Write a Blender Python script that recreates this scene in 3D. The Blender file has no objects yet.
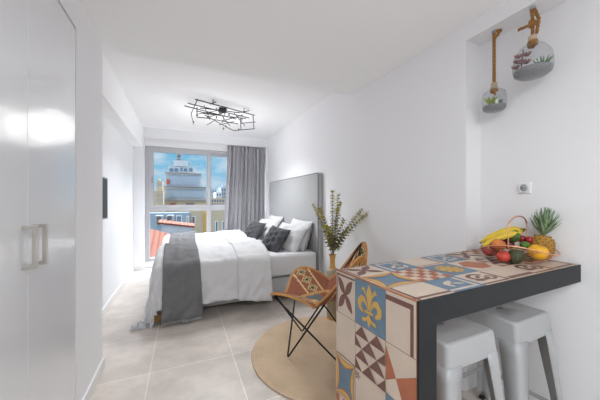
import bpy, bmesh, math, random
from mathutils import Vector, Matrix
PI = math.pi
rnd = random.Random(7)
S = bpy.context.scene
COL = S.collection
F_PX = 266.7
TH = math.atan(118 / F_PX)
CH = 1.2
FW = Vector((math.sin(TH), math.cos(TH), 0)); RT = Vector((math.cos(TH), -math.sin(TH), 0)); UP = Vector((0, 0, 1))

def pix(u, v, d):
    """measured point: image position and distance along the view axis -> metres"""
    return FW * d + RT * (d * (u - 300) / F_PX) + UP * (CH + d * (200 - v) / F_PX)
def atz(u, v, z):
    return pix(u, v, (z - CH) * F_PX / (200 - v))
def aty(u, v, y):
    a = (u - 300) / F_PX
    return pix(u, v, y / (FW.y + RT.y * a))

# ------------------------------------------------------------------ materials
def mat(name, col, rough=0.5, metal=0.0, noise=0.0, nscale=8.0, bump=0.0, bscale=60.0, coat=0.0, sheen=0.0, spec=None, trans=0.0):
    m = bpy.data.materials.new(name); m.use_nodes = True
    nt = m.node_tree; b = nt.nodes['Principled BSDF']
    b.inputs['Base Color'].default_value = (*col, 1)
    b.inputs['Roughness'].default_value = rough
    b.inputs['Metallic'].default_value = metal
    if coat: b.inputs['Coat Weight'].default_value = coat; b.inputs['Coat Roughness'].default_value = 0.05
    if sheen: b.inputs['Sheen Weight'].default_value = sheen
    if spec is not None: b.inputs['Specular IOR Level'].default_value = spec
    tc = nt.nodes.new('ShaderNodeTexCoord')
    if noise:
        n = nt.nodes.new('ShaderNodeTexNoise'); n.inputs['Scale'].default_value = nscale; n.inputs['Detail'].default_value = 6
        nt.links.new(tc.outputs['Object'], n.inputs['Vector'])
        mx = nt.nodes.new('ShaderNodeMix'); mx.data_type = 'RGBA'
        mx.inputs[6].default_value = (*[min(1, c * (1 + noise)) for c in col], 1)
        mx.inputs[7].default_value = (*[c * (1 - noise) for c in col], 1)
        nt.links.new(n.outputs['Fac'], mx.inputs[0]); nt.links.new(mx.outputs[2], b.inputs['Base Color'])
    if bump:
        n2 = nt.nodes.new('ShaderNodeTexNoise'); n2.inputs['Scale'].default_value = bscale; n2.inputs['Detail'].default_value = 4
        nt.links.new(tc.outputs['Object'], n2.inputs['Vector'])
        bp = nt.nodes.new('ShaderNodeBump'); bp.inputs['Strength'].default_value = bump; bp.inputs['Distance'].default_value = 0.01
        nt.links.new(n2.outputs['Fac'], bp.inputs['Height']); nt.links.new(bp.outputs['Normal'], b.inputs['Normal'])
    return m

def glass_mat(name, tint=(1, 1, 1), refl=1.0, rough=0.0):
    m = bpy.data.materials.new(name); m.use_nodes = True; nt = m.node_tree
    for n in list(nt.nodes): nt.nodes.remove(n)
    out = nt.nodes.new('ShaderNodeOutputMaterial'); t = nt.nodes.new('ShaderNodeBsdfTransparent'); g = nt.nodes.new('ShaderNodeBsdfGlossy')
    t.inputs['Color'].default_value = (*tint, 1); g.inputs['Roughness'].default_value = rough
    lw = nt.nodes.new('ShaderNodeLayerWeight'); lw.inputs['Blend'].default_value = .5
    pw = nt.nodes.new('ShaderNodeMath'); pw.operation = 'POWER'; pw.inputs[1].default_value = 4.0; nt.links.new(lw.outputs['Facing'], pw.inputs[0])
    ad = nt.nodes.new('ShaderNodeMath'); ad.operation = 'MULTIPLY_ADD'; ad.inputs[1].default_value = .45 * refl; ad.inputs[2].default_value = .03 * refl; nt.links.new(pw.outputs[0], ad.inputs[0])
    mx = nt.nodes.new('ShaderNodeMixShader')
    nt.links.new(ad.outputs[0], mx.inputs[0]); nt.links.new(t.outputs[0], mx.inputs[1]); nt.links.new(g.outputs[0], mx.inputs[2])
    nt.links.new(mx.outputs[0], out.inputs['Surface'])
    return m

M = {}
M['wall'] = mat('white_paint', (.81, .81, .825), .75, bump=.03, bscale=90)
M['ceil'] = mat('ceiling_paint', (.92, .92, .92), .8)
M['trim'] = mat('white_trim', (.78, .78, .78), .45)
M['gloss'] = mat('glossy_white_lacquer', (.74, .75, .77), .22, coat=.4)
M['steel'] = mat('brushed_steel', (.55, .52, .48), .32, .9, noise=.15, nscale=30)
M['upvc'] = mat('white_window_frame', (.47, .47, .49), .4)
M['gasket'] = mat('grey_gasket', (.25, .25, .27), .6)
M['linen'] = mat('white_linen', (.61, .61, .62), .9, bump=.12, bscale=35, sheen=.1)
M['linen2'] = mat('white_pillow_cotton', (.60, .60, .61), .9, bump=.15, bscale=22)
M['throw'] = mat('grey_wool', (.165, .165, .17), .95, noise=.25, nscale=90, bump=.3, bscale=300)
M['char'] = mat('charcoal_fabric', (.07, .072, .08), .9, noise=.25, nscale=120, bump=.2, bscale=200)
M['uph'] = mat('grey_upholstery', (.40, .405, .41), .9, noise=.12, nscale=160, bump=.1, bscale=250)
M['uphdark'] = mat('grey_piping', (.20, .205, .215), .9)
M['wood'] = mat('warm_wood', (.50, .26, .09), .55, noise=.2, nscale=20)
M['curt'] = mat('grey_curtain', (.38, .375, .40), .85, noise=.08, nscale=200)
M['black'] = mat('black_metal', (.012, .012, .013), .4, .3)
M['chrod'] = mat('dark_nickel_rod', (.035, .035, .038), .4, .3)
M['bulb'] = mat('frosted_bulb', (.75, .66, .50), .3)
M['stool'] = mat('white_powder_coat', (.375, .38, .385), .38, coat=.15)
M['rubber'] = mat('black_rubber', (.02, .02, .02), .7)
M['gal'] = mat('grey_rod', (.42, .45, .48), .4, .5)
M['csteel'] = mat('blued_steel', (.009, .011, .013), .5, .0, spec=.35, noise=.5, nscale=6, bump=.05)
M['core'] = mat('terracotta_edge', (.33, .14, .07), .8, noise=.35, nscale=40)
M['copper'] = mat('copper_wire', (.82, .42, .27), .28, .85)
M['screen'] = mat('dark_screen', (.03, .032, .035), .5)
M['silver'] = mat('grey_bezel', (.30, .30, .31), .35, .6)
M['plast'] = mat('white_plastic', (.80, .80, .80), .35)
M['dark'] = mat('dark_hole', (.05, .05, .05), .7)
M['rope'] = mat('jute_rope', (.36, .17, .05), .9, noise=.4, nscale=120, bump=.6, bscale=220)
M['cork'] = mat('cork', (.55, .42, .30), .9, noise=.3, nscale=80)
M['gravel'] = mat('grey_gravel', (.30, .30, .31), .9, noise=.6, nscale=160, bump=1., bscale=160)
M['succ'] = mat('succulent_green', (.10, .22, .07), .5, noise=.3, nscale=30)
M['succ2'] = mat('lime_succulent', (.30, .38, .07), .5, noise=.3, nscale=30)
M['purp'] = mat('dusky_succulent', (.28, .15, .15), .55, noise=.4, nscale=30)
M['vase'] = mat('taupe_ceramic', (.36, .29, .20), .5, noise=.15, nscale=14)
M['gold'] = mat('ochre_glaze', (.50, .27, .06), .35, noise=.2, nscale=18)
M['stem'] = mat('brown_stem', (.16, .12, .06), .7)
M['leaf'] = mat('olive_leaf', (.27, .255, .115), .6, noise=.35, nscale=20)
M['leaf2'] = mat('yellow_green_leaf', (.42, .36, .04), .6, noise=.3, nscale=20)
# tiles
M['cream'] = mat('tile_cream', (.58, .475, .385), .45, noise=.10, nscale=14)
M['brown'] = mat('tile_brown', (.17, .075, .06), .5, noise=.2, nscale=24)
M['blue'] = mat('tile_blue', (.125, .20, .275), .5, noise=.2, nscale=18)
M['yell'] = mat('tile_ochre', (.56, .34, .085), .5, noise=.15, nscale=22)
M['oran'] = mat('tile_terracotta', (.38, .125, .06), .5, noise=.2, nscale=20)
M['grout'] = mat('tile_grout', (.22, .13, .09), .8)
# kilim
M['k_tan'] = mat('kilim_tan', (.50, .27, .09), .9, noise=.25, nscale=60, bump=.3, bscale=200)
M['k_red'] = mat('kilim_russet', (.26, .085, .045), .9, noise=.35, nscale=70, bump=.3, bscale=200)
M['k_cream'] = mat('kilim_straw', (.58, .42, .20), .9, noise=.2, nscale=60)
M['k_green'] = mat('kilim_dark_green', (.05, .05, .025), .9)
M['k_blue'] = mat('kilim_slate', (.13, .145, .16), .9, noise=.3, nscale=70)
M['k_edge'] = mat('saddle_leather', (.46, .21, .045), .55, noise=.25, nscale=25)
# fruit
M['ban'] = mat('banana_yellow', (.68, .47, .03), .5, noise=.15, nscale=25)
M['banend'] = mat('banana_tip', (.12, .10, .02), .7)
M['peach'] = mat('peach_skin', (.64, .17, .035), .5, noise=.75, nscale=22)
M['red'] = mat('red_skin', (.48, .05, .03), .3, noise=.5, nscale=25)
M['mango'] = mat('red_mango_skin', (.34, .06, .05), .4, noise=.5, nscale=18)
M['plum'] = mat('dark_plum_skin', (.11, .02, .03), .3, noise=.3, nscale=25)
M['cherry'] = mat('red_plum_skin', (.34, .015, .03), .22)
M['avo'] = mat('green_avocado_skin', (.06, .11, .015), .5, noise=.4, nscale=50, bump=.4, bscale=120)
M['avo2'] = mat('dark_avocado_skin', (.05, .055, .02), .5, noise=.5, nscale=50, bump=.4, bscale=120)
M['lime'] = mat('lime_skin', (.05, .15, .012), .4, noise=.3, nscale=60)
M['lemon'] = mat('yellow_fruit_skin', (.78, .40, .012), .35, noise=.12, nscale=60, bump=.1, bscale=200)
M['pine'] = mat('pineapple_rind', (.40, .21, .03), .6, noise=.4, nscale=40)
M['pineeye'] = mat('pineapple_eye', (.12, .07, .015), .7)
M['crown'] = mat('pineapple_leaf', (.17, .25, .13), .5, noise=.35, nscale=25)
# outdoors
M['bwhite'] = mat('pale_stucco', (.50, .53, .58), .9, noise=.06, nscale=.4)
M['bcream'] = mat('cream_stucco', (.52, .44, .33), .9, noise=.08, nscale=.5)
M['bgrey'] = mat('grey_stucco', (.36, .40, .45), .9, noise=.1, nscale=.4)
M['bblue'] = mat('blue_grey_stucco', (.32, .40, .48), .9, noise=.08, nscale=.7)  # blue grey wall colour of the courtyard block
M['bglass'] = mat('blue_window_glass', (.10, .18, .27), .15)
M['bwin'] = mat('pale_glazed_screen', (.36, .45, .56), .3)
M['bslab'] = mat('balcony_slab', (.42, .42, .43), .9)
M['awn'] = mat('red_awning', (.45, .10, .07), .8)
M['bdark'] = mat('dark_ironwork', (.16, .13, .13), .7)
M['ground'] = mat('street_ground', (.16, .16, .155), .95)
M['acw'] = mat('ac_casing', (.42, .46, .50), .5)
M['glass'] = glass_mat('window_glass', (.97, .98, .99), .08)
M['jar'] = glass_mat('jar_glass', (.96, .965, .97), 1.0)

def floor_mat():
    m = mat('beige_floor_tiles', (.5, .45, .4), .38)
    nt = m.node_tree; b = nt.nodes['Principled BSDF']; L = nt.links
    geo = nt.nodes.new('ShaderNodeNewGeometry')
    mp = nt.nodes.new('ShaderNodeMapping'); mp.inputs['Location'].default_value = (.205, -2.11 + .565 * 8, 0)
    L.new(geo.outputs['Position'], mp.inputs['Vector'])
    br = nt.nodes.new('ShaderNodeTexBrick'); br.offset = 0; br.squash = 1
    br.inputs['Scale'].default_value = 1; br.inputs['Brick Width'].default_value = .565; br.inputs['Row Height'].default_value = .565
    br.inputs['Mortar Size'].default_value = .003; br.inputs['Mortar Smooth'].default_value = .1; br.inputs['Bias'].default_value = 0
    br.inputs['Color1'].default_value = (.63, .565, .51, 1); br.inputs['Color2'].default_value = (.55, .49, .44, 1); br.inputs['Mortar'].default_value = (.80, .74, .68, 1)
    L.new(mp.outputs[0], br.inputs['Vector'])
    n = nt.nodes.new('ShaderNodeTexNoise'); n.inputs['Scale'].default_value = 3.0; n.inputs['Detail'].default_value = 10; n.inputs['Roughness'].default_value = .7
    mp2 = nt.nodes.new('ShaderNodeMapping'); mp2.inputs['Scale'].default_value = (1.0, 1.35, 1); mp2.inputs['Rotation'].default_value = (0, 0, .6)
    L.new(geo.outputs['Position'], mp2.inputs['Vector']); L.new(mp2.outputs[0], n.inputs['Vector'])
    rp = nt.nodes.new('ShaderNodeMapRange'); rp.inputs[1].default_value = .3; rp.inputs[2].default_value = .7; rp.inputs[3].default_value = .76; rp.inputs[4].default_value = 1.18
    L.new(n.outputs['Fac'], rp.inputs[0])
    mx = nt.nodes.new('ShaderNodeMix'); mx.data_type = 'RGBA'; mx.blend_type = 'MULTIPLY'; mx.inputs[0].default_value = 1
    L.new(br.outputs['Color'], mx.inputs[6]); L.new(rp.outputs[0], mx.inputs[7]); L.new(mx.outputs[2], b.inputs['Base Color'])
    return m
M['floor'] = floor_mat()

def rug_mat():
    m = mat('braided_jute', (.5, .36, .22), .95)
    nt = m.node_tree; b = nt.nodes['Principled BSDF']; L = nt.links
    tc = nt.nodes.new('ShaderNodeTexCoord')
    w = nt.nodes.new('ShaderNodeTexWave'); w.wave_type = 'RINGS'; w.rings_direction = 'Z'; w.inputs['Scale'].default_value = 22; w.inputs['Distortion'].default_value = .6; w.inputs['Detail'].default_value = 2; w.inputs['Detail Scale'].default_value = 4
    L.new(tc.outputs['Object'], w.inputs['Vector'])
    n = nt.nodes.new('ShaderNodeTexNoise'); n.inputs['Scale'].default_value = 5; n.inputs['Detail'].default_value = 8
    L.new(tc.outputs['Object'], n.inputs['Vector'])
    cr = nt.nodes.new('ShaderNodeMix'); cr.data_type = 'RGBA'; cr.inputs[6].default_value = (.52, .38, .25, 1); cr.inputs[7].default_value = (.78, .60, .42, 1)
    L.new(n.outputs['Fac'], cr.inputs[0])
    c2 = nt.nodes.new('ShaderNodeMix'); c2.data_type = 'RGBA'; c2.blend_type = 'MULTIPLY'; c2.inputs[0].default_value = .10
    L.new(cr.outputs[2], c2.inputs[6]); L.new(w.outputs['Color'], c2.inputs[7]); L.new(c2.outputs[2], b.inputs['Base Color'])
    bp = nt.nodes.new('ShaderNodeBump'); bp.inputs['Strength'].default_value = .6; bp.inputs['Distance'].default_value = .006
    L.new(w.outputs['Fac'], bp.inputs['Height']); L.new(bp.outputs['Normal'], b.inputs['Normal'])
    return m
M['rug'] = rug_mat()

def rooftile_mat():
    m = mat('terracotta_roof_tiles', (.6, .2, .1), .85)
    nt = m.node_tree; b = nt.nodes['Principled BSDF']; L = nt.links
    tc = nt.nodes.new('ShaderNodeTexCoord')
    w = nt.nodes.new('ShaderNodeTexWave'); w.bands_direction = 'X'; w.inputs['Scale'].default_value = 2.2; w.inputs['Distortion'].default_value = .5
    L.new(tc.outputs['Object'], w.inputs['Vector'])
    mx = nt.nodes.new('ShaderNodeMix'); mx.data_type = 'RGBA'; mx.inputs[6].default_value = (.16, .042, .02, 1); mx.inputs[7].default_value = (.21, .062, .032, 1)
    L.new(w.outputs['Fac'], mx.inputs[0]); L.new(mx.outputs[2], b.inputs['Base Color'])
    bp = nt.nodes.new('ShaderNodeBump'); bp.inputs['Strength'].default_value = .7; bp.inputs['Distance'].default_value = .04
    L.new(w.outputs['Fac'], bp.inputs['Height']); L.new(bp.outputs['Normal'], b.inputs['Normal'])
    return m
M['roof'] = rooftile_mat()

# ------------------------------------------------------------------ mesh builder
class MB:
    def __init__(s): s.v = []; s.f = []; s.mi = []; s.sm = []
    def add(s, vs, fs, mi=0, smooth=False):
        o = len(s.v); s.v += [Vector(p) for p in vs]
        for f in fs: s.f.append([o + i for i in f]); s.mi.append(mi); s.sm.append(smooth)
    def box(s, lo, hi, mi=0):
        x0, y0, z0 = lo; x1, y1, z1 = hi
        s.add([(x0, y0, z0), (x1, y0, z0), (x1, y1, z0), (x0, y1, z0), (x0, y0, z1), (x1, y0, z1), (x1, y1, z1), (x0, y1, z1)],
              [(0, 3, 2, 1), (4, 5, 6, 7), (0, 1, 5, 4), (1, 2, 6, 5), (2, 3, 7, 6), (3, 0, 4, 7)], mi)
    def hexa(s, b, t, mi=0):
        s.add(list(b) + list(t), [(0, 3, 2, 1), (4, 5, 6, 7), (0, 1, 5, 4), (1, 2, 6, 5), (2, 3, 7, 6), (3, 0, 4, 7)], mi)
    def tube(s, pts, r, n=8, mi=0, closed=False, caps=True):
        pts = [Vector(p) for p in pts]; N = len(pts)
        rs = r if isinstance(r, (list, tuple)) else [r] * N
        vs = []; up = None
        for i, p in enumerate(pts):
            if closed: t = pts[(i + 1) % N] - pts[i - 1]
            else: t = pts[min(i + 1, N - 1)] - pts[max(i - 1, 0)]
            if t.length < 1e-9: t = Vector((0, 0, 1))
            t.normalize()
            if up is None:
                up = Vector((0, 0, 1)) if abs(t.z) < .9 else Vector((1, 0, 0))
            a = t.cross(up)
            if a.length < 1e-5: a = t.cross(Vector((.3, 1, .2)))
            a.normalize(); b = a.cross(t).normalized(); up = b
            for k in range(n):
                q = 2 * PI * k / n; vs.append(p + (a * math.cos(q) + b * math.sin(q)) * rs[i])
        fs = []
        for i in range(N if closed else N - 1):
            j = (i + 1) % N
            for k in range(n):
                l = (k + 1) % n; fs.append((i * n + k, i * n + l, j * n + l, j * n + k))
        if not closed and caps: fs.append(tuple(range(n))[::-1]); fs.append(tuple((N - 1) * n + k for k in range(n)))
        s.add(vs, fs, mi, True)
    def lathe(s, prof, c=(0, 0, 0), n=24, mi=0, axis=None, caps=True):
        c = Vector(c); vs = []
        Mx = Matrix.Identity(3)
        if axis is not None: Mx = Vector((0, 0, 1)).rotation_difference(Vector(axis).normalized()).to_matrix()
        for (r, z) in prof:
            for k in range(n):
                q = 2 * PI * k / n; vs.append(c + Mx @ Vector((r * math.cos(q), r * math.sin(q), z)))
        fs = []
        for i in range(len(prof) - 1):
            for k in range(n):
                l = (k + 1) % n; fs.append((i * n + k, i * n + l, (i + 1) * n + l, (i + 1) * n + k))
        if caps:
            if prof[0][0] > 1e-4: fs.append(tuple(range(n))[::-1])
            if prof[-1][0] > 1e-4: fs.append(tuple((len(prof) - 1) * n + k for k in range(n)))
        s.add(vs, fs, mi, True)
    def ball(s, c, r, mi=0, sc=(1, 1, 1), rot=None, n=18, fn=None):
        c = Vector(c); vs = []; m = n // 2
        R = rot if rot is not None else Matrix.Identity(3)
        for i in range(m + 1):
            th = PI * i / m
            for k in range(n):
                ph = 2 * PI * k / n
                d = Vector((math.sin(th) * math.cos(ph), math.sin(th) * math.sin(ph), -math.cos(th)))
                if fn: d = fn(d)
                vs.append(c + R @ Vector((d.x * r * sc[0], d.y * r * sc[1], d.z * r * sc[2])))
        fs = []
        for i in range(m):
            for k in range(n):
                l = (k + 1) % n; fs.append((i * n + k, i * n + l, (i + 1) * n + l, (i + 1) * n + k))
        s.add(vs, fs, mi, True)
    def grid(s, fn, nu, nv, mi=0, mf=None):
        vs = [fn(i / nu, j / nv) for i in range(nu + 1) for j in range(nv + 1)]
        o = len(s.v); s.v += [Vector(p) for p in vs]
        for i in range(nu):
            for j in range(nv):
                a = o + i * (nv + 1) + j
                s.f.append([a, a + nv + 1, a + nv + 2, a + 1]); s.mi.append(mf((i + .5) / nu, (j + .5) / nv) if mf else mi); s.sm.append(True)

def obj(name, mb, mats, parent=None, bevel=0, solid=0, sub=0, loc=None, weld=False, offset=-1):
    """link the builder's mesh as ONE object; world coordinates in, stored relative to its parent's place"""
    base = Vector((0, 0, 0))
    if loc is not None: base = Vector(loc)
    elif parent is not None: base = parent['_w'] if '_w' in parent else Vector((0, 0, 0)); base = Vector(base)
    me = bpy.data.meshes.new(name)
    me.from_pydata([tuple(p - base) for p in mb.v], [], mb.f)
    mats = mats if isinstance(mats, (list, tuple)) else [mats]
    for m in mats: me.materials.append(M[m] if isinstance(m, str) else m)
    me.polygons.foreach_set('material_index', mb.mi); me.polygons.foreach_set('use_smooth', mb.sm)
    me.validate(); me.update()
    if weld:
        bm = bmesh.new(); bm.from_mesh(me); bmesh.ops.remove_doubles(bm, verts=bm.verts, dist=1e-5); bmesh.ops.recalc_face_normals(bm, faces=bm.faces); bm.to_mesh(me); bm.free()
    o = bpy.data.objects.new(name, me); COL.objects.link(o)
    o['_w'] = tuple(base)
    if parent is not None: o.parent = parent
    else: o.location = base
    if solid:
        md = o.modifiers.new('thick', 'SOLIDIFY'); md.thickness = solid; md.offset = offset
    if bevel:
        md = o.modifiers.new('bevel', 'BEVEL'); md.width = bevel; md.segments = 3; md.limit_method = 'ANGLE'; md.angle_limit = .6
    if sub:
        md = o.modifiers.new('sub', 'SUBSURF'); md.levels = sub; md.render_levels = sub
    return o
def tag(o, label, cat, group=None):
    o['label'] = label; o['category'] = cat
    if group: o['group'] = group
    return o
def thing(name, label, cat, loc, group=None):
    o = bpy.data.objects.new(name, None); COL.objects.link(o); o.location = loc; o['_w'] = tuple(loc); o.empty_display_size = .1
    return tag(o, label, cat, group)
def struct(name, mb, mats, parent=None, **k):
    o = obj(name, mb, mats, parent, **k)
    if parent is None: o['kind'] = 'structure'
    return o
def sbox(name, lo, hi, m, parent=None, **k):
    b = MB(); b.box(lo, hi); return struct(name, b, m, parent, **k)

# ------------------------------------------------------------------ the setting
XR, XN, XL, XLF = 1.629, 1.77, -.52, -.76
YW = 5.38; ZN, ZF = 2.30, 2.465; YB = -2.4; YC = 2.33; YNI = 1.108
sbox('floor', (XLF - .2, YB - .1, -.1), (XN + .12, YW + .16, 0), 'floor')
b = MB(); b.hexa([(XL - .4, YB, ZN), (XN + .1, YB, ZN), (XN + .1, YC, ZN), (XL - .4, 2.40, ZN)], [(XL - .4, YB, ZN + .4), (XN + .1, YB, ZN + .4), (XN + .1, YC, ZN + .4), (XL - .4, 2.40, ZN + .4)])
struct('ceiling_kitchen', b, 'ceil')
sbox('ceiling_bedroom', (XLF - .1, YC + .04, ZF), (XR + .1, YW + .15, ZF + .2), 'ceil')
# right wall with the recess behind the counter
b = MB(); b.box((XR, YNI, 0), (XR + .3, YW + .15, ZF + .1)); b.box((XR, YB, 2.2), (XN + .02, YNI, ZN))
struct('wall_right', b, 'wall')
sbox('wall_recess', (XN, YB, 0), (XN + .15, YNI, 2.21), 'wall')
sbox('baseboard_recess', (XN - .014, YB, 0), (XN, YNI, .075), 'trim', bevel=.004)
sbox('baseboard_right', (XR - .014, YNI, 0), (XR, 2.93, .075), 'trim', bevel=.004)
sbox('wall_back', (XLF - .2, YB - .12, 0), (XN + .15, YB, ZN), 'wall')
# left side: column end then the bedroom wall further out
b = MB(); b.box((XL - .45, 1.795, 0), (XL, 2.315, ZN)); b.box((XL - .45, YB, 2.125), (XL, 1.795, ZN)); b.box((XL - .45, YB, 0), (XL - .40, 1.8, ZN))
struct('wall_left', b, 'wall')
sbox('baseboard_left', (XL, 1.797, 0), (XL + .014, 2.329, .072), 'trim', bevel=.004)
sbox('wall_bedroom_left', (XLF - .12, 2.315, 0), (XLF, YW, ZF + .05), 'wall')
sbox('trim_1', (XLF, 2.315, 2.105), (-.622, YW - .08, ZF), 'ceil')
sbox('baseboard_bedroom', (XLF, 2.36, 0), (XLF + .014, 5.28, .072), 'trim', bevel=.004)
# window wall
b = MB()
b.box((XLF - .12, 5.29, 0), (-.60, YW + .15, ZF)); b.box((-.60, 5.33, 2.30), (1.585, YW + .15, ZF)); b.box((1.585, 5.33, 0), (XR + .1, YW + .15, ZF)); b.box((-.60, YW + .02, 0), (1.585, YW + .15, .10))
struct('wall_window', b, 'wall')
sbox('baseboard_window', (XLF + .014, 5.276, 0), (-.605, 5.29, .072), 'trim')
sbox('trim_2', (-.60, 5.40, 2.163), (1.60, 5.53, 2.302), 'trim')
# window: outer frame, sashes, glass
wx0, wx1, wz0, wz1 = -.598, 1.584, .10, 2.165; wy = 5.44
w = thing('window_1', '', '', (wx0, wy, wz0)); del w['label']; del w['category']; w['kind'] = 'structure'
b = MB()
fx0, fx1 = wx0 + .07, wx1 - .07
for lo, hi in (((wx0, wy, wz0), (fx0, wy + .07, wz1)), ((fx1, wy, wz0), (wx1, wy + .07, wz1)), ((fx0, wy, wz1 - .05), (fx1, wy + .07, wz1)), ((fx0, wy, wz0), (fx1, wy + .07, wz0 + .06)), ((fx0, wy, 1.00), (fx1, wy + .07, 1.055)), ((.44, wy + .005, wz0 + .06), (.515, wy + .07, 1.0)), ((.44, wy + .03, 1.055), (.50, wy + .07, wz1 - .05))):
    b.box(lo, hi)
obj('outer_frame', b, 'upvc', w)
def sash(x0, x1, z0, z1, y):
    b = MB(); t = .055
    b.box((x0, y, z0), (x0 + t, y + .03, z1)); b.box((x1 - t, y, z0), (x1, y + .03, z1)); b.box((x0 + t, y, z1 - t), (x1 - t, y + .03, z1)); b.box((x0 + t, y, z0), (x1 - t, y + .03, z0 + t))
    s_ = obj('sash', b, 'upvc', w, bevel=.004)
    b = MB(); g = .006
    for lo, hi in (((x0 + t, y + .005, z0 + t), (x0 + t + g, y + .025, z1 - t)), ((x1 - t - g, y + .005, z0 + t), (x1 - t, y + .025, z1 - t)), ((x0 + t, y + .005, z1 - t - g), (x1 - t, y + .025, z1 - t)), ((x0 + t, y + .005, z0 + t), (x1 - t, y + .025, z0 + t + g))): b.box(lo, hi)
    obj('gasket', b, 'gasket', s_)
    b = MB(); b.box((x0 + t, y + .012, z0 + t), (x1 - t, y + .018, z1 - t)); obj('pane', b, 'glass', s_)
    return s_
s1 = sash(-.525, .50, 1.05, 2.12, wy - .012)
sash(.455, 1.52, 1.05, 2.12, wy + .03)
b = MB(); b.box((-.495, wy - .03, 1.50), (-.475, wy - .012, 1.62)); obj('window_handle', b, 'gasket', s1, bevel=.004)
for x0, x1 in ((wx0 + .07, .44), (.515, wx1 - .07)):
    b = MB(); b.box((x0, wy + .03, wz0 + .06), (x1, wy + .036, 1.0)); obj('lower_pane', b, 'glass', w)

# ------------------------------------------------------------------ wardrobe built into the left wall
wd = thing('wardrobe', 'glossy white wardrobe with tall flush doors at the left edge', 'wardrobe', (XL - .2, .9, 0))
b = MB(); b.box((XL - .39, -1.2, .0), (XL - .024, 1.792, 2.118)); obj('carcass', b, 'gasket', wd)
for (y0, y1, hy) in ((-.05, .66, .60), (.661, 1.3045, 1.268), (1.3055, 1.783, 1.342)):
    b = MB(); b.box((XL - .022, y0, .0), (XL, y1, 2.110)); d = obj('door', b, 'gloss', wd, bevel=.0015)
    if y0 < .5: continue
    b = MB(); bx = XL + .04; z0, z1 = .952, 1.108
    b.box((bx - .010, hy - .009, z0), (bx + .002, hy + .009, z1))
    for zz in (z0, z1 - .014): b.box((XL, hy - .007, zz), (bx - .008, hy + .007, zz + .014))
    obj('handle', b, 'steel', d, bevel=.001)
b = MB(); b.box((XL - .022, -1.2, 0), (XL, -.055, 2.116)); obj('door', b, 'gloss', wd)

# television on the bedroom's left wall
tv = thing('television', 'slim dark flat television mounted on the white bedroom wall', 'television', (-.70, 2.9, 1.02))
b = MB(); b.hexa([(-.722, 2.48, 1.03), (-.697, 2.48, 1.03), (-.672, 3.185, 1.015), (-.697, 3.185, 1.015)], [(-.722, 2.48, 1.43), (-.697, 2.48, 1.43), (-.672, 3.185, 1.415), (-.697, 3.185, 1.415)]); obj('housing', b, 'silver', tv, bevel=.003)
b = MB(); b.hexa([(-.697, 2.50, 1.045), (-.694, 2.50, 1.045), (-.671, 3.165, 1.03), (-.674, 3.165, 1.03)], [(-.697, 2.50, 1.415), (-.694, 2.50, 1.415), (-.671, 3.165, 1.40), (-.674, 3.165, 1.40)]); obj('screen', b, 'screen', tv)
b = MB(); b.box((XLF, 2.7, 1.12), (-.715, 3.0, 1.34)); obj('wall_bracket', b, 'dark', tv)

# ------------------------------------------------------------------ bed
BX0, BX1, BY0, BY1 = -.25, 1.55, 2.97, 4.98
bed = thing('bed', 'wide upholstered bed with tall grey headboard against the right wall', 'bed', ((BX0 + BX1) / 2, (BY0 + BY1) / 2, 0))
b = MB(); b.box((BX0 + .03, BY0 + .01, .07), (BX1, BY1 - .01, .285)); obj('base', b, 'uph', bed, bevel=.012)
b = MB(); b.box((BX0, BY0, .287), (BX1 + .008, BY1, .55)); obj('mattress', b, 'linen2', bed, bevel=.05)
b = MB(); yr = BY0 + .004
b.tube([(BX0 + .03, yr, .288), (BX1, yr, .288)], .006); obj('base_piping', b, 'uphdark', bed)
b = MB(); b.box((BX1 + .01, 2.965, .0), (XR - .002, 4.99, 1.545)); hb = obj('headboard', b, 'uph', bed, bevel=.018)
b = MB(); x = BX1 + .014
b.tube([(x, 2.972, .0), (x, 2.972, 1.525), (x, 2.985, 1.54), (x, 4.975, 1.54), (x, 4.985, 0)], .007); obj('headboard_piping', b, 'uphdark', hb)
for (x, y) in ((BX0 - .01, BY0 + .0), (BX0 + .035, BY1 - .10), (BX1 - .12, BY0 + .05), (BX1 - .12, BY1 - .1)):
    b = MB(); b.box((x, y, 0), (x + .075, y + .075, .072)); obj('leg', b, 'wood', bed, bevel=.003)

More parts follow.
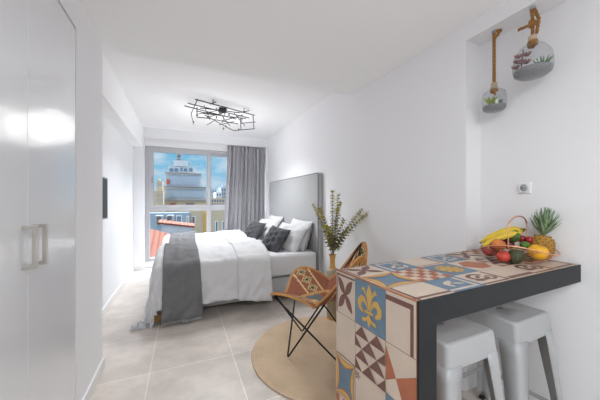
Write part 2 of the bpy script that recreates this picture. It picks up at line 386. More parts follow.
from mathutils import noise as _nz
NV = _nz.noise
def wob(x, y):
    return .5 * math.sin(7.1 * x + 3.3 * y) * math.sin(5.3 * y - 2.2 * x) + .3 * math.sin(15 * x - 9 * y + 1.3) + .25 * math.sin(21 * y + 6 * x + math.sin(9 * x))
def cloth(a, c, ya, yb, off=0.0, fl_near=.10, fl_foot=.095, near=True):
    """unrolled cloth over the bed: a = run towards the foot from the mattress foot edge (positive hangs), c = run along Y from ya; hangs below ya (near) when negative"""
    x0 = BX0 - .012
    r = .07
    def drop(d, flare):
        if d <= 0: return d, 0.0
        q = d / r
        if q < PI / 2: return r * math.sin(q), r * (1 - math.cos(q))
        e = d - r * PI / 2; return r + flare * e, r + e * math.sqrt(1 - flare * flare)
    yy = c; bn = max(0, -(c))
    width = yb - ya
    tt = min(1, max(0, c / width))
    puff = (.085 * (1 - abs(2 * tt - 1) ** 3.0)) if c > -0.02 else .0
    if c <= 0: puff = 0
    zt = .575 + puff
    A = a + .07; Bn = bn + (.07 if False else 0)
    if A > 0 and bn > 0:
        d = math.hypot(A, bn); o, dn = drop(d, fl_foot); nx, ny = A / d, bn / d
        x = x0 + .07 - o * nx; y = ya - o * ny
    elif A > 0:
        o, dn = drop(A, fl_foot); x = x0 + .07 - o; y = ya + c
    elif bn > 0:
        o, dn = drop(bn, fl_near); x = x0 - a; y = ya - o
    else:
        dn = 0; x = x0 - a; y = ya + c
    z = zt - dn
    wv = wob(a * 1.0, c * 1.0)
    nz = NV(Vector((a * 4.5, c * 4.5, ya))); nz2 = NV(Vector((a * 11 + 3, c * 8, ya + 5)))
    wv += .9 * nz + 1.5 * (abs(nz2) - .25)
    if dn > .05:
        k = min(1, (dn - .05) / .2)
        fold = .016 * math.sin(17 * (a if bn > 0 and A <= 0 else c) + 1.1 * math.sin(5 * a + 4 * c)) + .008 * math.sin(41 * (a + c))
        if bn > 0 and A <= 0: y -= abs(fold) * k * 1.2
        elif A > 0 and bn <= 0: x -= abs(fold) * k
        else: x -= abs(fold) * k * .7; y -= abs(fold) * k * .7
        z += .006 * wv; y -= .012 * wv * (bn > 0) * k; x -= .012 * wv * (A > 0) * k
    else:
        z += .015 * wv
    p = Vector((x, y, z))
    if off:
        if dn > .03:
            q = min(1, dn / .07)
            if A > 0 and bn <= 0: n = Vector((-q, 0, 1 - q))
            elif bn > 0 and A <= 0: n = Vector((0, -q, 1 - q))
            else: n = Vector((-q * .7, -q * .7, 1 - q))
            p += n.normalized() * off
        else: p += Vector((0, 0, off))
    if p.z < .016: 
        p.x -= (0.016 - p.z) * .6 if A > 0 else 0; p.z = .016 + .004 * (wv + 1)
    return p

YM = 3.97
DOFF = 1
def duvet(name, label, ya, yb, near_hang, far_hang):
    t = thing(name, label, 'duvet', (.35, (ya + yb) / 2, .55), 'white duvets on the bed')
    xh = 1.0
    def fn(i, j):
        a = -xh + BX0 * 0 + i * (xh + .60) - .18 * (1 - i)
        c = -near_hang + j * (yb - ya + near_hang)
        hang_foot = a
        # shorter hem at the near corner than a full square of cloth
        return cloth(a, c, ya, yb)
    b = MB(); b.grid(fn, 90, 80); cov = obj('cover', b, 'linen', t, solid=.03, offset=DOFF)
    def fn2(i, j):
        a = -1.17 + i * .36
        c = -(near_hang * 1.03 + .055 * (1 - i) * (near_hang > .1)) + j * (yb - ya + near_hang * 1.03)
        return cloth(a, c, ya, yb, off=.020 + .012 * math.sin(PI * min(1, i * 1.2)))
    b = MB(); b.grid(fn2, 26, 80); obj('folded_top', b, 'linen', t, solid=.018, offset=DOFF)
    return t
duvet('duvet', 'rumpled white duvet on the near half of the bed, draped to the floor', 2.955, YM, .46, 0)
duvet('duvet', 'puffy white duvet on the far half of the bed by the window', YM - .01, 4.99, .03, 0)

# throw across the foot of the bed
th = thing('throw_blanket', 'grey woven fringed throw laid across the foot of the bed', 'blanket', (-.05, 3.9, .6))
def thr(i, j):
    a = -.42 + i * .335 - (.007 * math.sin(j * 9))
    c = -.57 + j * (4.99 - 2.955 + .57)
    i2 = a
    if c > (YM - 2.955):
        return cloth(a - .02, c - (YM - .01 - 2.955), YM - .01, 4.99, off=.012)
    return cloth(a - .06 * max(0, -c) * (1 - i) * 1.0, c, 2.955, YM, off=.014)
b = MB(); b.grid(thr, 34, 120); obj('woven_cloth', b, 'throw', th, solid=.008, offset=-DOFF)
b = MB()
for k in range(70):
    p = thr(k / 69, 0); q = p + Vector((rnd.uniform(-.006, .006), -.004 - rnd.uniform(0, .008), -.026 + rnd.uniform(-.006, .006)))
    q.z = max(q.z, .006)
    b.tube([p + Vector((0, -.004, .006)), (p + q) / 2 + Vector((rnd.uniform(-.003, .003), 0, 0)), q], .0022, 5)
obj('fringe', b, 'uph', th)

def pillow(name, label, cat, c, wdt, hgt, thk, yaw, lean, m, roll=0, group=None):
    """yaw 0 = width along Y, facing -X; lean = degrees tipped back"""
    b = MB(); R = Matrix.Rotation(math.radians(yaw), 3, 'Z') @ Matrix.Rotation(math.radians(lean), 3, 'Y') @ Matrix.Rotation(math.radians(roll), 3, 'X')
    c = Vector(c); n = 28
    for sgn in (-1, 1):
        def fn(i, j, sgn=sgn):
            u = 2 * i - 1; v = 2 * j - 1
            pr = (max(0, 1 - abs(u) ** 2.6) * max(0, 1 - abs(v) ** 2.6)) ** .5
            y = u * wdt / 2 * (1 - .07 * (1 - v * v)); z = v * hgt / 2 * (1 - .07 * (1 - u * u))
            wr = .016 * math.sin(9 * u + 5 * v + c.x * 40) * math.sin(6 * v - 4 * u + c.y * 9) * pr
            return c + R @ Vector((sgn * (thk / 2 * pr + .003 + wr), y, z))
        b.grid(fn, n, n)
    o = obj(name, b, m, None, loc=c, weld=True); tag(o, label, cat, group)
    return o
wp = 'white pillows leaning on the headboard'; dc = 'charcoal scatter cushions'
pillow('pillow', 'white pillow at the near side, touching the headboard', 'pillow', (1.475, 3.40, .725), .66, .42, .17, 0, 18, 'linen2', 0, wp)
pillow('pillow', 'plump white pillow just behind the near charcoal cushion', 'pillow', (1.315, 3.36, .690), .62, .42, .19, 14, 32, 'linen2', 2, wp)
pillow('cushion', 'charcoal square cushion propped on the near white pillows', 'cushion', (1.105, 3.31, .690), .36, .36, .13, 28, 36, 'char', 8, dc)
pillow('pillow', 'white pillow at the far side, touching the headboard', 'pillow', (1.475, 4.50, .725), .66, .42, .17, 0, 18, 'linen2', 0, wp)
pillow('pillow', 'plump white pillow just behind the far charcoal cushion', 'pillow', (1.315, 4.42, .690), .62, .42, .19, 14, 32, 'linen2', -2, wp)
pillow('cushion', 'charcoal square cushion at the far side near the curtain', 'cushion', (1.085, 4.34, .690), .36, .36, .13, 28, 38, 'char', 6, dc)

# ------------------------------------------------------------------ curtain
ct = thing('curtain', 'full length pleated grey curtain at the right of the window', 'curtain', (1.15, 5.33, .03))
def cf(i, j):
    x0 = .815 - .11 * (1 - j) ** 1.3; x1 = 1.555
    q = i * 2 * PI * 9.5
    x = x0 + (x1 - x0) * (i + .004 * math.sin(q * .5)); A = .036 * (.75 + .25 * math.sin(i * 17))
    y = 5.335 + A * math.sin(q + .5 * math.sin(3 * i + 2 * j)) + .010 * math.sin(q * 2.3 + 3 * j)
    return (x, y, .03 + j * 2.245)
b = MB(); b.grid(cf, 240, 24); obj('pleated_cloth', b, 'curt', ct, solid=.003)
b = MB(); b.box((-.598, 5.325, 2.282), (1.584, 5.35, 2.30)); obj('curtain_rail', b, 'trim', ct)

# ------------------------------------------------------------------ chandelier
chd = thing('chandelier', 'dark metal chandelier of crossing rods on the bedroom ceiling', 'chandelier', (.5, 3.75, ZF))
def rod(p, q, r=.006):
    b = MB(); b.tube([p, q], r, 8); return obj('rod', b, 'chrod', chd)
ZT = 2.40
def R2(u0, v0, z0, u1, v1, z1, r=.006): rod(atz(u0, v0, z0), atz(u1, v1, z1), r)
R2(195.3, 99.3, 2.405, 254.5, 115.3, 2.405, .007)
R2(188, 103.3, 2.40, 249, 118, 2.40, .007)
R2(184.5, 105.8, 2.395, 236, 119, 2.395, .007)
R2(197.5, 99.5, 2.41, 191, 114, 2.38); R2(191, 113.5, 2.38, 193.5, 123.5, 2.25, .004)
R2(197, 107, 2.39, 197, 117.5, 2.28); R2(197, 117.2, 2.28, 212, 118.6, 2.28)
R2(205, 115.2, 2.29, 229.5, 128.6, 2.26); R2(229.5, 128.6, 2.26, 234, 130.8, 2.25); R2(234, 130.6, 2.25, 254.7, 128.7, 2.28)
R2(253, 115.2, 2.40, 254, 128.7, 2.28); R2(240.5, 123.4, 2.32, 255.5, 122.0, 2.34); R2(240.5, 117.5, 2.38, 241, 129.5, 2.27)
R2(210, 104.2, 2.43, 216, 102.0, 2.43); R2(240.5, 112.4, 2.43, 249.5, 110.6, 2.43)
R2(207, 124.8, 2.27, 213.5, 121.2, 2.29, .005)
R2(200, 108, 2.37, 240, 112.8, 2.35); R2(203, 113.5, 2.34, 246, 118.5, 2.33); R2(207, 117.5, 2.31, 226, 112, 2.36); R2(214, 119.5, 2.30, 238, 124, 2.28)
R2(196, 111, 2.36, 218, 115, 2.34); R2(222, 121, 2.29, 243, 115, 2.36); R2(216, 108, 2.39, 230, 126, 2.27, .005); R2(204, 105.5, 2.39, 210, 120, 2.28, .005)
R2(226, 110, 2.38, 222, 123, 2.28, .005); R2(234, 113, 2.38, 245, 126, 2.28, .005); R2(198, 114, 2.33, 223, 109.6, 2.38, .005); R2(219, 125, 2.27, 234, 121.5, 2.30, .005)
b = MB(); c = atz(222.5, 112, 2.42); b.box((c.x - .05, c.y - .05, ZF - .045), (c.x + .05, c.y + .05, ZF)); obj('ceiling_plate', b, 'chrod', chd, bevel=.003)
for (u, v) in ((213, 103.2), (222.5, 110), (244, 111.8)):
    b = MB(); c = atz(u, v, 2.42); b.tube([(c.x, c.y, 2.40), (c.x, c.y, ZF)], .006, 8); obj('stand_off', b, 'chrod', chd)
for (u, v, z) in ((197, 115.5, 2.30), (193.5, 122, 2.255), (216.5, 117, 2.31), (223.5, 128.5, 2.26), (226, 126.5, 2.27), (238.8, 129.5, 2.27), (242, 118.5, 2.34), (229, 115, 2.34), (210, 113, 2.34)):
    p = atz(u, v, z); b = MB(); b.tube([p + Vector((0, 0, .012)), p + Vector((0, 0, -.012))], .010, 10); k = obj('lamp_holder', b, 'chrod', chd)
    b = MB(); b.ball(p + Vector((0, 0, -.024)), .011, sc=(1, 1, 1.5), n=12); obj('bulb', b, 'bulb', k)

# ------------------------------------------------------------------ rug
rc = Vector((1.065, 1.86, 0)); rr = .60
b = MB(); b.lathe([(0, .002), (rr - .008, .002), (rr, .006), (rr - .004, .011), (rr - .02, .0125), (rr * .7, .0125), (rr * .35, .0125), (0.001, .0125)], rc, 96)
tag(obj('rug', b, 'rug', None, loc=rc), 'round tan braided jute rug under the butterfly chair', 'rug')

# ------------------------------------------------------------------ butterfly chair
FN, FF = Vector((.545, 1.72, .565)), Vector((.955, 2.215, .585))
BN, BF = Vector((1.015, 1.366, .851)), Vector((1.386, 1.814, .859))
fn, ff, bn, bf = Vector((.72, 1.86, .0195)), Vector((.985, 2.18, .0195)), Vector((1.04, 1.645, .0195)), Vector((1.31, 1.965, .0195))
cc = (fn + ff + bn + bf) / 4; cc.z = 0
chair = thing('butterfly_chair', 'butterfly chair with kilim sling and black rod frame on round rug', 'chair', cc)
def seg(p, q, d=.08): return p + (q - p).normalized() * d
b = MB()
def bend(leg_a, foot, leg_b):
    v0 = (leg_a - foot).normalized(); v1 = (leg_b - foot).normalized()
    pts = [leg_a, foot + v0 * .03]
    for k in range(1, 6):
        t = k / 6; pts.append(foot + v0 * .03 * (1 - t) ** 2 + v1 * .03 * t * t + Vector((0, 0, 0)))
    pts += [foot + v1 * .03, leg_b]; b.tube(pts, .0065, 10)
ins = lambda p: cc + (p - cc) * .93 + Vector((0, 0, p.z * .0 - .028))
iFN, iFF, iBN, iBF = ins(FN), ins(FF), ins(BN), ins(BF)
iFN.z = FN.z - .02; iFF.z = FF.z - .02; iBN.z = BN.z - .02; iBF.z = BF.z - .02
sd = (FF - FN).normalized()
o1 = .012
bend(iBN, fn, iFF - sd * o1); bend(iFN + sd * o1, ff, iBF); bend(iFN - Vector((0, 0, .006)), bn, iBF - sd * .03); bend(iFF + sd * o1 * .2, bf, iBN + sd * .03)
obj('frame', b, 'black', chair)
cz = .435
ctrp = (FN + FF + BN + BF) / 4
def sl(i, j):
    a = i * 2 * PI; n = 5.0
    k0 = (abs(math.cos(a)) ** n + abs(math.sin(a)) ** n) ** (-1 / n) / (2 ** (.5 - 1 / n))
    k0 *= 1 - .09 * math.cos(2 * a) ** 2
    s_, t_ = k0 * math.cos(a) * j * 1.38, k0 * math.sin(a) * j * 1.38     # corners reach about one
    u, v = (s_ + 1) / 2, (t_ + 1) / 2
    p = FN.lerp(FF, u).lerp(BN.lerp(BF, u), v); h_ = p.z
    q = (abs(s_ * t_)) ** .85; e = (s_ * s_ + t_ * t_) / 2
    p.z = cz + (h_ - cz) * min(1.05, .55 * q + .48 * e) - .0
    return p
NA = 200
center = FN.lerp(FF, .5).lerp(BN.lerp(BF, .5), .5); center.z = cz
def kmat(i, j):
    p = sl(i, j); ax = (FF + BF - FN - BN).normalized(); ay = (BN + BF - FN - FF); ay.z = 0; ay.normalize()
    if j > .955: return 0
    d = p - center; s = d.dot(ax); t = d.dot(ay)
    # diagonal weave directions
    m = (s + t) / 1.414; n = (s - t) / 1.414
    # lobes: diamonds along the corner directions
    rad = math.hypot(s, t)
    ang = math.atan2(t, s); lobe = round((ang - PI / 4) / (PI / 2)) * PI / 2 + PI / 4
    la = rad * math.cos(ang - lobe); lb = rad * math.sin(ang - lobe)
    if la > .13:
        q = ((la - .13) / .095) % 1 - .5; lb2 = lb - .02; dd = abs(q) * 2 + abs(lb2) / .046
        if dd < .42: return 3
        if dd < .62: return 2
        if dd < .82: return 3
        if dd < 1.08: return 2
        if abs(abs(lb2) - .070) < .008: return 2
        return 1
    if abs(la - .112 - .02 * abs((lb * 14) % 1 - .5)) < .016: return 5
    k = (s * 1.0 + .5 * abs((t * 9) % 1 - .5) * .16) / .09
    kk = int(math.floor(k)) % 4
    return [4, 1, 4, 5][kk] if abs((t * 9) % 1 - .5) > .12 or kk != 3 else 2
b = MB(); b.grid(sl, NA, 70, mf=kmat)
obj('sling', b, ['k_edge', 'k_red', 'k_cream', 'k_green', 'k_blue', 'k_tan'], chair, solid=.006, weld=True, offset=0)
b = MB(); b.tube([sl(k / 128, 1.0) for k in range(128)], .0075, 8, closed=True); obj('leather_edge', b, 'k_edge', chair)

# ------------------------------------------------------------------ vase and eucalyptus
vc = Vector((1.385, 2.322, 0))
vs = thing('vase', 'tall taupe ceramic floor vase with ochre neck beside headboard', 'vase', vc)
b = MB(); b.lathe([(.055, .03), (.060, .05), (.061, .30), (.060, .49), (.056, .505), (.030, .515)], vc, 32, caps=False); obj('body', b, 'vase', vs)
b = MB(); b.lathe([(.034, .512), (.029, .53), (.026, .56), (.026, .605), (.034, .645), (.039, .652), (.035, .648), (.022, .605), (.020, .55)], vc, 32, caps=False); obj('neck', b, 'gold', vs)
b = MB(); b.lathe([(.0, .0), (.053, .0), (.057, .006), (.0565, .034), (.0, .034)], vc, 32); obj('foot_band', b, 'gold', vs)
DV = FW.dot(vc)
tips = [(313, 204.5, .05), (320, 208.5, -.05), (332.5, 191, .0), (338.3, 194.5, -.06), (340, 203.5, .08), (344, 220, -.04), (330, 227, .09), (368.5, 212.5, -.12), (363, 209, -.04), (347, 229, .1), (326, 226, -.08)]
desc = ['eucalyptus branch leaning furthest left', 'eucalyptus branch second from the left', 'tallest upright eucalyptus branch', 'upright eucalyptus branch just right of the tallest', 'third tall eucalyptus branch with dense yellow green tip', 'short eucalyptus branch leaning right of centre', 'short dark eucalyptus branch in the middle of the bunch', 'long eucalyptus branch arching furthest right', 'arching eucalyptus branch just behind the furthest right one', 'lowest eucalyptus branch on the right of the vase mouth', 'low eucalyptus branch on the left of the vase mouth']
for n_, (u, v, dd) in enumerate(tips):
    tip = pix(u, v, DV + dd); root = vc + Vector((rnd.uniform(-.006, .006), rnd.uniform(-.006, .006), .56))
    mouth = vc + Vector((0, 0, .64)) + (tip - vc - Vector((0, 0, .64))).normalized() * .0 + Vector((rnd.uniform(-.012, .012), rnd.uniform(-.012, .012), 0))
    side = (tip - mouth); side.z = 0
    ctrl = mouth + (tip - mouth) * .5 + Vector((0, 0, .05 if side.length > .1 else .0)) - side * .10
    pts = [root]
    for k in range(13):
        t = k / 12; pts.append(mouth * (1 - t) ** 2 + ctrl * 2 * t * (1 - t) + tip * t * t)
    br = thing('eucalyptus_branch', desc[n_] + ' in the vase', 'branch', root, 'eucalyptus branches in the vase')
    b = MB(); b.tube(pts, [.0032 - .0018 * k / 13 for k in range(14)], 6); obj('stem', b, 'stem', br)
    b = MB(); L = (tip - mouth).length; nn = max(6, int(L / .0165))
    for k in range(1, nn + 1):
        t = k / nn
        if t < .14: continue
        p = mouth * (1 - t) ** 2 + ctrl * 2 * t * (1 - t) + tip * t * t
        tg = ((ctrl - mouth) * (1 - t) + (tip - ctrl) * t).normalized()
        a0 = (k % 2) * PI / 2 + rnd.uniform(-.4, .4); e1 = tg.orthogonal().normalized(); e2 = tg.cross(e1)
        sz = (.027 - .008 * t) * rnd.uniform(.85, 1.2)
        for q in range(2 if t < .95 else 3):
            dr = e1 * math.cos(a0 + PI * q) + e2 * math.sin(a0 + PI * q); dr = (dr + tg * (.15 + .5 * t)).normalized()
            wv_ = tg.cross(dr).normalized(); nm = dr.cross(wv_)
            vsx = [p]; 
            for (l, w_, h_) in ((.3, .55, .06), (.3, -.55, .06), (.8, .82, .0), (.8, -.82, .0), (1.3, .6, -.08), (1.3, -.6, -.08), (1.6, 0, -.16)):
                vsx.append(p + dr * sz * l + wv_ * sz * w_ + nm * sz * h_)
            vsx.append(p + dr * sz * .9 + nm * sz * -.12)
            mi = 1 if t > .68 or rnd.random() < .2 else 0
            b.add(vsx, [(0, 2, 8, 1), (1, 8, 3), (2, 4, 8), (3, 8, 7, 5), (8, 4, 6, 7)], mi, True)
    obj('leaves', b, ['leaf', 'leaf2'], br, solid=.0008)

# ------------------------------------------------------------------ tiled counter
TZ = .885
TA, TB, TC, TD = Vector((.667, .609, TZ)), Vector((.640, 1.035, TZ)), Vector((XN - .003, .637, TZ)), Vector((XN - .003, 1.100, TZ))
ctr = thing('bar_counter', 'tiled breakfast counter with dark steel edge fixed to the right wall', 'counter', (1.2, .85, 0))
b = MB(); t0 = .004
def dn(p, z): return Vector((p.x, p.y, z))
b.hexa([dn(TA, .812), dn(TC, .812), dn(TD, .812), dn(TB, .812)], [dn(TA, TZ - t0), dn(TC, TZ - t0), dn(TD, TZ - t0), dn(TB, TZ - t0)])
obj('top_slab', b, 'core', ctr)
b = MB(); ex = Vector((.077, .003, 0))
b.hexa([dn(TA, 0), dn(TA + ex, 0), dn(TB + ex, 0), dn(TB, 0)], [dn(TA, .8115), dn(TA + ex, .8115), dn(TB + ex, .8115), dn(TB, .8115)])
obj('end_slab', b, 'core', ctr)
# steel facing on the long front edge and down the front of the end slab
b = MB(); ux = (TC - TA).normalized(); uy = Vector((ux.y, -ux.x, 0)); th_ = .006
def plate(p, q, z0, z1):
    b.hexa([dn(p + uy * th_, z0), dn(q + uy * th_, z0), dn(q, z0), dn(p, z0)], [dn(p + uy * th_, z1), dn(q + uy * th_, z1), dn(q, z1), dn(p, z1)])
plate(TA, TC, .804, TZ + .001); plate(TA, TA + ux * .080, 0, .804)
obj('steel_edge', b, 'csteel', ctr)
b = MB(); b.hexa([dn(TA + ux * .08, .805), dn(TC, .805), dn(TD, .805), dn(TB + ux * .08, .805)], [dn(TA + ux * .08, .8115), dn(TC, .8115), dn(TD, .8115), dn(TB + ux * .08, .8115)]); obj('underside', b, 'trim', ctr)

TM = ['cream', 'brown', 'blue', 'yell', 'oran', 'grout']; CR, BR, BL, YE, OR, GR = range(6)
class Tiles:
    def __init__(s, mp, nrm): s.b = MB(); s.mp = mp; s.n = nrm
    def cell(s, u0, u1, v0, v1, base=CR, lay=1):
        s.c = (u0, u1, v0, v1); s.layer = lay
        g = .006; s.poly([(g, g), (1 - g, g), (1 - g, 1 - g), (g, 1 - g)], base)
    def P(s, x, y):
        u0, u1, v0, v1 = s.c; return s.mp(u0 + (u1 - u0) * x, v0 + (v1 - v0) * y) + s.n * (.0025 + .0003 * min(s.layer, 9) + .00004 * s.layer)
    def poly(s, pts, m):
        s.layer += 1; ps = [s.P(x, y) for x, y in pts]
        s.b.add(ps, [tuple(range(len(ps)))], m)
    def strip(s, A, Bp, m):
        s.layer += 1; n = len(A); ps = [s.P(*p) for p in A] + [s.P(*p) for p in Bp]
        s.b.add(ps, [(i, i + 1, n + i + 1, n + i) for i in range(n - 1)], m)
    def arc(s, cx, cy, r0, r1, a0, a1, m, n=14, sx=1, sy=1):
        A = []; B = []
        for k in range(n + 1):
            a = math.radians(a0 + (a1 - a0) * k / n); A.append((cx + r0 * sx * math.cos(a), cy + r0 * sy * math.sin(a))); B.append((cx + r1 * sx * math.cos(a), cy + r1 * sy * math.sin(a)))
        s.strip(A, B, m)
    def lens(s, cx, cy, ang, L, W, m, n=10):
        ca, sa = math.cos(math.radians(ang)), math.sin(math.radians(ang)); pts = []
        for k in range(n + 1): x = -L + 2 * L * k / n; pts.append((x, W * (1 - (x / L) ** 2)))
        for k in range(n - 1, 0, -1): x = -L + 2 * L * k / n; pts.append((x, -W * (1 - (x / L) ** 2)))
        s.poly([(cx + x * ca - y * sa, cy + x * sa + y * ca) for x, y in pts], m)
    def rect(s, x0, y0, x1, y1, m): s.poly([(x0, y0), (x1, y0), (x1, y1), (x0, y1)], m)
    # patterns
    def cornerframe(s, left=0, right=1, bottom=0, top=1, m=BR, w=.10, o=.08):
        if top: s.rect(o if left else .006, 1 - o - w, 1 - o if right else .994, 1 - o, m)
        if bottom: s.rect(o if left else .006, o, 1 - o if right else .994, o + w, m)
        if right: s.rect(1 - o - w, o if bottom else .006, 1 - o, 1 - o, m)
        if left: s.rect(o, o if bottom else .006, o + w, 1 - o, m)
    def leaf4(s, m=BR):
        for a, x, y in ((45, .32, .32), (135, .68, .32), (45, .68, .68), (135, .32, .68)): s.lens(x, y, a, .27, .11, m)
        s.cornerframe(1, 0, 0, 1, m, .045, .05)
    def fleur(s):
        s.poly([(.5, .97), (.575, .83), (.60, .70), (.555, .56), (.535, .42), (.465, .42), (.445, .56), (.40, .70), (.425, .83)], YE)
        for sg in (-1, 1):
            f = lambda x: .5 + sg * (x - .5)
            A = [(f(.535), .42), (f(.58), .56), (f(.66), .67), (f(.78), .68), (f(.90), .56), (f(.90), .44), (f(.86), .36)]
            B = [(f(.535), .36), (f(.60), .48), (f(.68), .55), (f(.74), .54), (f(.77), .48), (f(.76), .42), (f(.78), .36)]
            s.strip(A, B, YE); s.lens(f(.77), .375, 30 * sg, .09, .05, YE)
            s.lens(f(.66), .80, 60 * sg, .11, .03, YE); s.lens(f(.70), .83, -20 * sg, .07, .03, YE)
            s.strip([(f(.515), .33), (f(.60), .24), (f(.72), .22)], [(f(.53), .24), (f(.62), .15), (f(.74), .14)], YE)
        s.rect(.36, .345, .64, .405, YE); s.poly([(.5, .34), (.57, .20), (.5, .06), (.43, .20)], YE)
    def pinwheels(s, m=BR):
        nx, ny = 4, 4
        for i in range(nx):
            for j in range(ny):
                x0, x1, y0, y1 = i / nx, (i + 1) / nx, j / ny, (j + 1) / ny
                if (i + j) % 2 == 0: s.poly([(x0, y0), (x1, y0), (x0, y1)], m)
                else: s.poly([(x0, y0), (x1, y0), (x1, y1)], m)
    def bow(s):
        s.poly([(.006, .94), (.36, .42), (.006, .25)], OR); s.poly([(.36, .42), (.994, .70), (.994, .006), (.62, .006)], OR)
    def star(s, outer=CR):
        for k in range(4):
            def q(x, y, k=k):
                x, y = x - .5, y - .5
                for _ in range(k): x, y = -y, x
                return (x + .5, y + .5)
            X = [.01 + .98 * i / 16 for i in range(17)]; cu = lambda h: [q(x, .008 + h * 4 * x * (1 - x)) for x in X]
            s.strip(cu(0), cu(.05), outer); s.strip(cu(.05), cu(.08), OR); s.strip(cu(.08), cu(.19), YE); s.strip(cu(.19), cu(.225), OR)
    def checks(s, n=5, m=OR):
        for i in range(n):
            for j in range(n):
                if (i + j) % 2 == 0: s.rect(i / n, j / n, (i + 1) / n, (j + 1) / n, m)
    def rosette(s, m=YE):
        for k in range(8): a = k * 45; s.lens(.5 + .22 * math.cos(math.radians(a)), .5 + .22 * math.sin(math.radians(a)), a, .17, .055 if k % 2 else .085, m)
        s.arc(.5, .5, .30, .35, 0, 360, m, 28); s.arc(.5, .5, 0.001, .08, 0, 360, m)
    def leafcorner(s):
        s.cornerframe(0, 1, 1, 0, CR, .09, .10); s.lens(.40, .62, 35, .22, .09, CR); s.lens(.30, .42, 100, .14, .06, CR); s.lens(.58, .46, -30, .16, .06, CR)
    def loops(s, m=BR):
        s.cornerframe(0, 1, 1, 0, m, .08, .06)
        s.arc(.42, .60, .17, .29, 20, 330, m, 24); s.arc(.66, .42, .09, .17, 180, 480, m, 20); s.lens(.42, .60, 45, .13, .06, m); s.lens(.20, .34, -40, .13, .05, m)
    def hexo(s, m=OR):
        s.poly([(.06, .5), (.32, .12), (.72, .12), (.96, .5), (.72, .88), (.32, .88)], m)
    def sprigs(s):
        for cx, cy in ((.10, .86), (.88, .10), (.12, .12)):
            for k in range(6):
                a = k * 60; s.lens(cx + .06 * math.cos(math.radians(a)), cy + .06 * math.sin(math.radians(a)), a, .05, .018, BL if k % 2 else OR)
            s.arc(cx, cy, .001, .022, 0, 360, YE, 10)
    def scroll(s, m=CR):
        s.cornerframe(1, 0, 0, 1, m, .08, .10)
        for x, y, a in ((.40, .40, 40), (.62, .55, -35), (.50, .22, 0), (.75, .30, 70)): s.lens(x, y, a, .17, .06, m)
        s.arc(.70, .75, .06, .12, 0, 300, m)
def topmap(s_, t_):
    p = TA.lerp(TC, s_).lerp(TB.lerp(TD, s_), t_); return p
T = Tiles(topmap, Vector((0, 0, 1)) * .6)
xs = [0, .165, .325, .49, .655, .82, 1.0]; ts = [0, .30, .66, 1.0]
def C(i, j, base=CR, x1=None): T.cell(xs[i], xs[(i + 1) if x1 is None else x1], ts[j], ts[j + 1], base); return T
T.cell(0, 1, 0, 1, GR, -3)
def lay(i, j, fn_, base=CR): C(i, j, base); fn_()
lay(0, 0, lambda: T.cornerframe(0, 0, 1, 0) or T.rect(.05, .006, .12, .994, BR)); lay(1, 0, T.leafcorner, BL); lay(2, 0, T.loops); lay(3, 0, lambda: T.cornerframe(0, 0, 1, 0, BR, .16)); lay(4, 0, T.loops); lay(5, 0, lambda: T.cornerframe(0, 1, 1, 0))
lay(0, 1, T.star, BL); lay(1, 1, T.checks); lay(2, 1, T.rosette, BL); lay(3, 1, T.hexo); lay(4, 1, lambda: T.pinwheels(BR)); lay(5, 1, lambda: T.cornerframe(1, 1, 1, 1, OR, .05))
lay(0, 2, T.leaf4); lay(1, 2, T.scroll, BL); lay(2, 2, lambda: T.cornerframe(0, 1, 1, 0, OR, .05)); lay(3, 2, T.scroll, BL); lay(4, 2, T.leaf4); lay(5, 2, T.checks)
obj('tiled_top', T.b, TM, ctr)
def endmap(s_, t_):
    p = TA.lerp(TB, s_); return Vector((p.x, p.y, TZ * t_))
T = Tiles(endmap, Vector((-1, -.06, 0)))
cs = [0, .30, .69, 1.0]; rows = [1.0, .795, .59, .385, .18, 0]
T.cell(0, 1, 0, 1, GR, -3)
def lay2(col, row, fn_, base=CR):
    # columns run A(rear)=2 .. C(front)=0 ; x mirrored so that 'right' faces the front edge
    T.cell(cs[col + 1], cs[col], rows[row + 1], rows[row], base); fn_()
nop = lambda: None
lay2(2, 0, T.leaf4); lay2(1, 0, T.fleur, BL); lay2(0, 0, lambda: T.cornerframe(0, 1, 0, 1))
lay2(2, 1, nop); lay2(1, 1, T.pinwheels); lay2(0, 1, T.bow)
lay2(2, 2, T.star, BL); lay2(1, 2, T.sprigs); lay2(0, 2, T.scroll, BL)
lay2(2, 3, T.checks); lay2(1, 3, T.hexo); lay2(0, 3, T.rosette, BL)
lay2(2, 4, nop); lay2(1, 4, T.checks); lay2(0, 4, T.bow)
obj('tiled_end_panel', T.b, TM, ctr)
b = MB(); b.tube([TA + Vector((-.001, 0, .001)), TB + Vector((-.001, 0, .001))], .004, 8); obj('terracotta_nosing', b, 'core', ctr)

